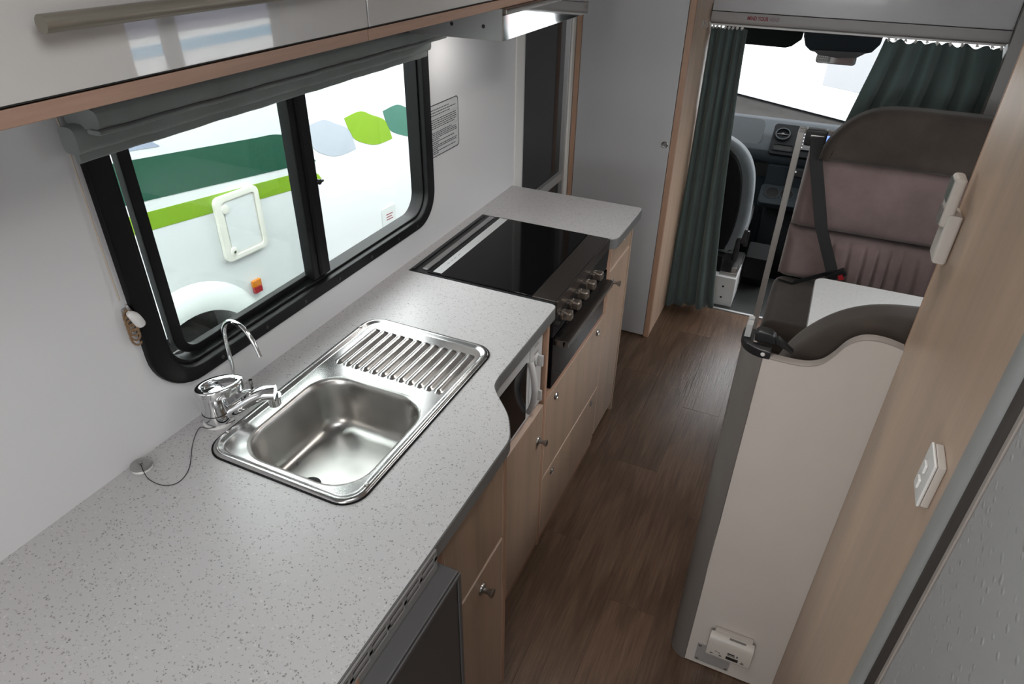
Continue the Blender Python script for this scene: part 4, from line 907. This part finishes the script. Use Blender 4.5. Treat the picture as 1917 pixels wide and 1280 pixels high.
# detector and metal plate low on the end panel
gd_ = thing('gas_detector', (1.122, 1.23, 0.10), 'cream plastic gas detector with small dark display near the floor', 'detector')
obj('backplate', box(1.078, 1.176, 1.224, 1.2367, 0.112, 0.190, 0.003), 'remote', gd_)
obj('cover', prism([(1.2245, 0.104), (1.204, 0.106), (1.200, 0.116), (1.203, 0.160), (1.212, 0.178), (1.2245, 0.182)], 'x', 1.068, 1.183, 0.003), 'remote', gd_, smooth=50)
obj('display', xf(box(-0.0155, 0.0155, -0.0006, 0.0006, -0.0065, 0.0065), Matrix.Translation((1.136, 1.2008, 0.1235))), 'black', gd_)
for k, (x_, z_, w_, h_) in enumerate([(1.083, 0.122, 0.008, 0.0012), (1.106, 0.122, 0.006, 0.0016), (1.102, 0.131, 0.005, 0.001), (1.094, 0.134, 0.006, 0.0008), (1.131, 0.142, 0.018, 0.0022), (1.147, 0.140, 0.003, 0.0035), (1.162, 0.122, 0.010, 0.0012), (1.162, 0.127, 0.004, 0.0009), (1.132, 0.136, 0.022, 0.0007)]):
    obj('print_mark', box(x_ - w_ / 2, x_ + w_ / 2, 1.1998, 1.2004, z_ - h_, z_ + h_) if z_ < 0.13 else xf(box(x_ - w_ / 2, x_ + w_ / 2, -0.0003, 0.0003, z_ - h_, z_ + h_), Matrix.Translation((0, 1.2008 , 0))), 'ink', gd_)
for k in range(3): obj('print_mark', box(1.118, 1.160, 1.2135 + 0.0022 * k, 1.2143 + 0.0022 * k, 0.1815, 0.1822), 'greyink', gd_)
mpz = thing('metal_plate', (1.09, 1.236, 0.02), 'small brushed metal plate screwed below the gas detector', 'metal plate')
obj('plate', box(1.046, 1.138, 1.2350, 1.2368, 0.020, 0.094), 'alu', mpz, smooth=False)
for x_ in (1.053, 1.131):
    for z_ in (0.028, 0.086): obj('screw', lathe([(0.0045, 0), (0.004, -0.0015), (0.0015, -0.002)], (x_, 1.2350, z_), 'y', 12), 'nickel', mpz)

# light switch on the partition
sw = thing('light_switch', (1.25, 0.78, 1.15), 'cream two-button light switch plate on the maple partition', 'light switch')
obj('mounting_block', box(1.2432, 1.2529, 0.757, 0.805, 1.164, 1.231, 0.002), 'remote', sw)
obj('face_plate', box(1.2385, 1.2430, 0.756, 0.806, 1.163, 1.232, 0.0025), 'white', sw)
for zz in (1.184, 1.208): obj('switch_button', prism(rrect(0.774, 0.788, zz - 0.0075, zz + 0.0075, 0.003), 'x', 1.2345, 1.2384, 0.0015), 'white', sw)

# remote control in its holder on the partition edge
rc = thing('remote_holder', (1.24, 1.21, 1.30), 'cream wall holder on the partition edge holding the remote', 'holder')
obj('holder_shell', prism([(1.176, 1.315), (1.222, 1.315), (1.222, 1.395), (1.176, 1.395)], 'x', 1.2300, 1.2525, 0.006, 3), 'remote', rc)
rt = thing('remote_control', (1.235, 1.2, 1.36), 'cream remote control with grey screen standing in the wall holder', 'remote control')
obj('remote_body', box(1.2225, 1.2400, 1.180, 1.218, 1.372, 1.452, 0.006, 4), 'remote', rt)
obj('remote_screen', box(1.2212, 1.2224, 1.184, 1.214, 1.412, 1.446), 'lcd', rt)
obj('keypad', box(1.2208, 1.2224, 1.184, 1.214, 1.376, 1.402, 0.0006, 1), 'greyink', rt)

# ---- dinette window (right wall)
w2 = thing('window_2', (RX, 2.1, 1.0), None, None, kind='structure')
obj('window_frame', ring(rrect(1.45, 2.53, 0.97, 1.53, 0.08), rrect(1.49, 2.49, 1.01, 1.49, 0.05), 'x', RX - 0.012, RX + 0.04), 'frameblk', w2)
obj('mullion', box(RX, RX + 0.03, 1.90, 1.96, 1.01, 1.49), 'frameblk', w2)
obj('pane', box(RX + 0.034, RX + 0.038, 1.48, 2.50, 1.0, 1.5), 'clear', w2)

# ================================================================== OUTSIDE
obj('ground', box(-25, 25, -20, 40, -0.95, -0.75), 'asphalt', kind='structure', smooth=False)
th = math.radians(6)
NB = Matrix.Translation((-1.8, 1.2, 0)) @ Matrix.Rotation(-th, 4, 'Z')     # local: y along its side, +x towards us
mh = thing('parked_motorhome', (-2.9, 1.2, -0.75), 'white parked motorhome with green stripes and leaf shapes outside the window', 'motorhome')
def nb(name, bm_, mat, parent=mh, **k): return obj(name, xf(bm_, NB), mat, parent, **k)
ac = (0.83, -0.33, 0.36)
arc = [(ac[0] + ac[2] * math.cos(t), ac[1] + ac[2] * math.sin(t)) for t in [PI * (-0.12) + k * PI * 1.24 / 28 for k in range(29)]]
nb('body', prism([(-4.2, -0.50), (-4.2, 2.1), (4.0, 2.1), (4.0, -0.50)] + arc, 'x', -2.1, 0.0), 'van', smooth=False)
fo = [(ac[0] + 0.47 * math.cos(t), ac[1] + 0.49 * math.sin(t)) for t in [-0.1 + k * (PI + 0.2) / 28 for k in range(29)]]
fi = [(ac[0] + 0.345 * math.cos(t), ac[1] + 0.345 * math.sin(t)) for t in [-0.1 + k * (PI + 0.2) / 28 for k in range(29)]]
def flare():
    bm_ = bmesh.new(); rws = []
    for (o_, i_) in zip(fo, fi):
        m_ = tuple((a + 2 * b) / 3 for a, b in zip(o_, i_))
        rws.append([bm_.verts.new(p) for p in ((0.0, *o_), (0.03, *[(a * 3 + b) / 4 for a, b in zip(o_, i_)]), (0.055, *m_), (0.055, *i_), (-0.02, *i_))])
    for A_, B_ in zip(rws, rws[1:]):
        for k in range(4): bm_.faces.new((A_[k], B_[k], B_[k + 1], A_[k + 1]))
    bmesh.ops.recalc_face_normals(bm_, faces=bm_.faces[:]); return bm_
nb('wheel_arch', flare(), 'flare', smooth=60)
wh = nb('tyre', lathe([(0.20, -0.30), (0.31, -0.30), (0.335, -0.27), (0.335, -0.07), (0.31, -0.035), (0.24, -0.04)], (0, 0.74, -0.415), 'x', 40), 'tyre')
nb('rim', lathe([(0.245, -0.050), (0.235, -0.035), (0.20, -0.060), (0.15, -0.07), (0.07, -0.04), (0.02, -0.035)], (0, 0.74, -0.415), 'x', 32), 'hub', wh)
nb('arch_lining', box(-0.45, -0.32, 0.3, 1.35, -0.55, 0.1), 'tyre')
def decal(name, pts, mat, **k): return nb(name, prism(pts, 'x', 0.0004, 0.0022), mat, smooth=False, **k)
def leaf(p, q, w1_, w2_, n=14):
    P, Q = Vector(p), Vector(q); d = Q - P; nrm = Vector((-d.y, d.x)).normalized()
    a = [P + d * (k / n) + nrm * w1_ * math.sin(PI * (k / n) ** 0.8) for k in range(n + 1)]; b = [P + d * (k / n) - nrm * w2_ * math.sin(PI * (k / n) ** 1.25) for k in range(n, -1, -1)]
    return [(v.x, v.y) for v in a + b[1:-1]]
bt = [(1.47, 0.762), (1.58, 0.752), (1.66, 0.722), (1.74, 0.655), (1.80, 0.59), (1.845, 0.536)]
decal('stripe', [(-2.2, 1.10)] + [(p.x, p.y) for p in spline([(a, b, 0) for a, b in bt], 4)] + [(-2.2, 0.91)], 'vgreen', label='dark green stripe')
decal('stripe', [(-2.2, 0.82), (1.74, 0.505), (1.80, 0.49), (1.85, 0.455), (1.875, 0.415), (1.79, 0.414), (-2.2, 0.73)], 'vlime', label='lime green stripe')
decal('stripe', [(-2.2, 1.25), (0.78, 0.925), (0.86, 0.905), (0.924, 0.851), (0.74, 0.869), (-2.2, 1.14)], 'vlav', label='pale lavender stripe')
def leaf4(tl, tr_, br, bl):
    s_ = spline([(*tl, 0), ((tl[0] + tr_[0]) / 2 + 0.02, max(tl[1], tr_[1]) + 0.012, 0), (*tr_, 0), ((tr_[0] + br[0]) / 2 + 0.035, (tr_[1] + br[1]) / 2 + 0.03, 0), (*br, 0)], 5)
    q_ = spline([(*br, 0), ((bl[0] + br[0]) / 2 - 0.02, min(bl[1], br[1]) - 0.003, 0), (*bl, 0), ((bl[0] + tl[0]) / 2 - 0.035, (bl[1] + tl[1]) / 2 - 0.03, 0), (*tl, 0)], 5)
    return [(p.x, p.y) for p in s_[:-1] + q_[:-1]]
decal('leaf_decal', leaf4((1.80, 0.74), (2.03, 0.713), (2.185, 0.522), (1.955, 0.540)), 'vpale', label='pale grey leaf')
decal('leaf_decal', leaf4((2.112, 0.724), (2.352, 0.694), (2.533, 0.504), (2.300, 0.524)), 'vlime', label='lime green leaf')
decal('leaf_decal', leaf4((2.46, 0.694), (2.70, 0.668), (2.88, 0.478), (2.63, 0.505)), 'vteal', label='dark teal leaf')
ht = nb('service_hatch', prism(rrect(1.108, 1.388, 0.186, 0.540, 0.035), 'x', 0.001, 0.016, 0.006), 'hatch')
nb('hatch_panel', prism(rrect(1.160, 1.352, 0.222, 0.500, 0.02), 'x', 0.0161, 0.0185), 'van', ht)
nb('hatch_rim', ring(rrect(1.108, 1.388, 0.186, 0.540, 0.035), rrect(1.150, 1.360, 0.214, 0.508, 0.02), 'x', 0.0162, 0.026, 0.004), 'hatch', ht)
for a_, b_ in ((1.165, 0.470), (1.165, 0.235)): nb('hatch_lock', lathe([(0.024, 0.016), (0.022, 0.028), (0.01, 0.029)], (0, a_, b_), 'x', 18), 'hatch', ht)
nb('lock_barrel', lathe([(0.007, 0.028), (0.007, 0.031)], (0, 1.165, 0.235), 'x', 12), 'nickel', ht)
ml = nb('marker_light', box(0.001, 0.02, 1.238, 1.296, -0.018, 0.020, 0.003), 'amber')
nb('light_lens', box(0.001, 0.022, 1.240, 1.294, -0.056, -0.0185, 0.003), 'red', ml)
nb('warning_sticker', box(0.0005, 0.002, 2.706, 2.748, 0.268, 0.312), 'red')
nb('filler_flap', prism(rrect(2.36, 2.50, -0.095, 0.066, 0.01), 'x', 0.001, 0.006, 0.001), 'flare')
for k in range(3): nb('flap_print', box(0.0061, 0.0065, 2.40, 2.47 - 0.012 * (k % 2), 0.012 - 0.018 * k, 0.018 - 0.018 * k), 'redprint')
# vehicle ahead, beyond the windscreen
ah = Matrix.Translation((0.4, 11.53, 0)) @ Matrix.Rotation(math.radians(-32.3), 4, 'Z')
av = thing('white_van', (1.0, 12.6, -0.75), 'blown-out white van parked ahead beyond the windscreen', 'van')
obj('van_body', xf(box(-4.0, 4.5, 0, 2.0, -0.72, 2.2, 0.05), ah), 'van', av)
obj('van_panel', xf(box(0.55, 3.2, -0.012, 0.0, -0.30, 0.40, 0.004), ah), 'vgrey', av, label='pale grey side panel')
obj('side_window', xf(box(-2.6, -0.6, -0.010, 0.0, 1.0, 1.7, 0.004), ah), 'tint', av)
obj('rear_lamp', xf(box(4.2, 4.4, -0.015, 0.0, 0.3, 0.6, 0.004), ah), 'red', av)
for xx in (-2.4, 2.6):
    wv_ = obj('tyre', xf(lathe([(0.20, -0.24), (0.33, -0.22), (0.345, -0.16), (0.345, -0.02), (0.32, 0.0), (0.20, 0.0)], (xx, 0.22, -0.40), 'y', 28), ah), 'tyre', av)
    obj('rim', xf(lathe([(0.20, -0.245), (0.19, -0.255), (0.06, -0.25)], (xx, 0.22, -0.40), 'y', 24), ah), 'hub', wv_)
# vehicle parked on the right-hand side
rv = thing('campervan', (6.0, 1.5, -0.75), 'white campervan with blue and violet bands parked outside the dinette window', 'campervan')
obj('van_body', box(4.6, 6.6, -1.5, 6.0, -0.45, 1.75, 0.06), 'van', rv)
obj('stripe', box(4.596, 4.6, -1.4, 5.9, 0.90, 1.07), 'vvio', rv, label='slate violet band')
obj('stripe', box(4.596, 4.6, -1.4, 5.9, 0.755, 0.84), 'vblue', rv, label='sky blue band')

for yy in (0.2, 4.4):
    wv_ = obj('tyre', lathe([(0.20, -0.02), (0.33, -0.02), (0.345, 0.02), (0.345, 0.18), (0.32, 0.22), (0.20, 0.22)], (4.62, yy, -0.40), 'x', 28), 'tyre', rv)
    obj('rim', lathe([(0.20, -0.025), (0.19, -0.035), (0.06, -0.03)], (4.62, yy, -0.40), 'x', 24), 'hub', wv_)
obj('side_window', box(4.594, 4.6, 0.4, 2.0, 1.15, 1.6, 0.002), 'tint', rv)

# unseen ceiling lamps, added as fill to brighten the interior
def fill_lamp(x, y, label, pw_):
    t = thing('added_fill_lamp', (x, y, CZ - 0.03), label, 'lamp', 'added ceiling fill lamps')
    obj('fill_lamp_rim', lathe([(0.13, 0), (0.135, -0.012), (0.12, -0.020), (0.11, -0.016)], (x, y, CZ), 'z', 32), 'white', t)
    obj('fill_diffuser', lathe([(0.11, -0.014), (0.105, -0.022), (0.06, -0.026)], (x, y, CZ), 'z', 32), 'lamp', t)
    l = bpy.data.lights.new('fill_light', 'AREA'); l.shape = 'DISK'; l.size = 0.22; l.energy = pw_; l.color = (1.0, 0.95, 0.88)
    o = bpy.data.objects.new('fill_light', l); COL.objects.link(o); o.location = (x, y, CZ - 0.03)
fill_lamp(0.95, -0.95, 'added round white fill lamp over the rear lounge', 10)
fill_lamp(0.95, 1.75, 'added round white fill lamp over the aisle by the dinette', 3.0)
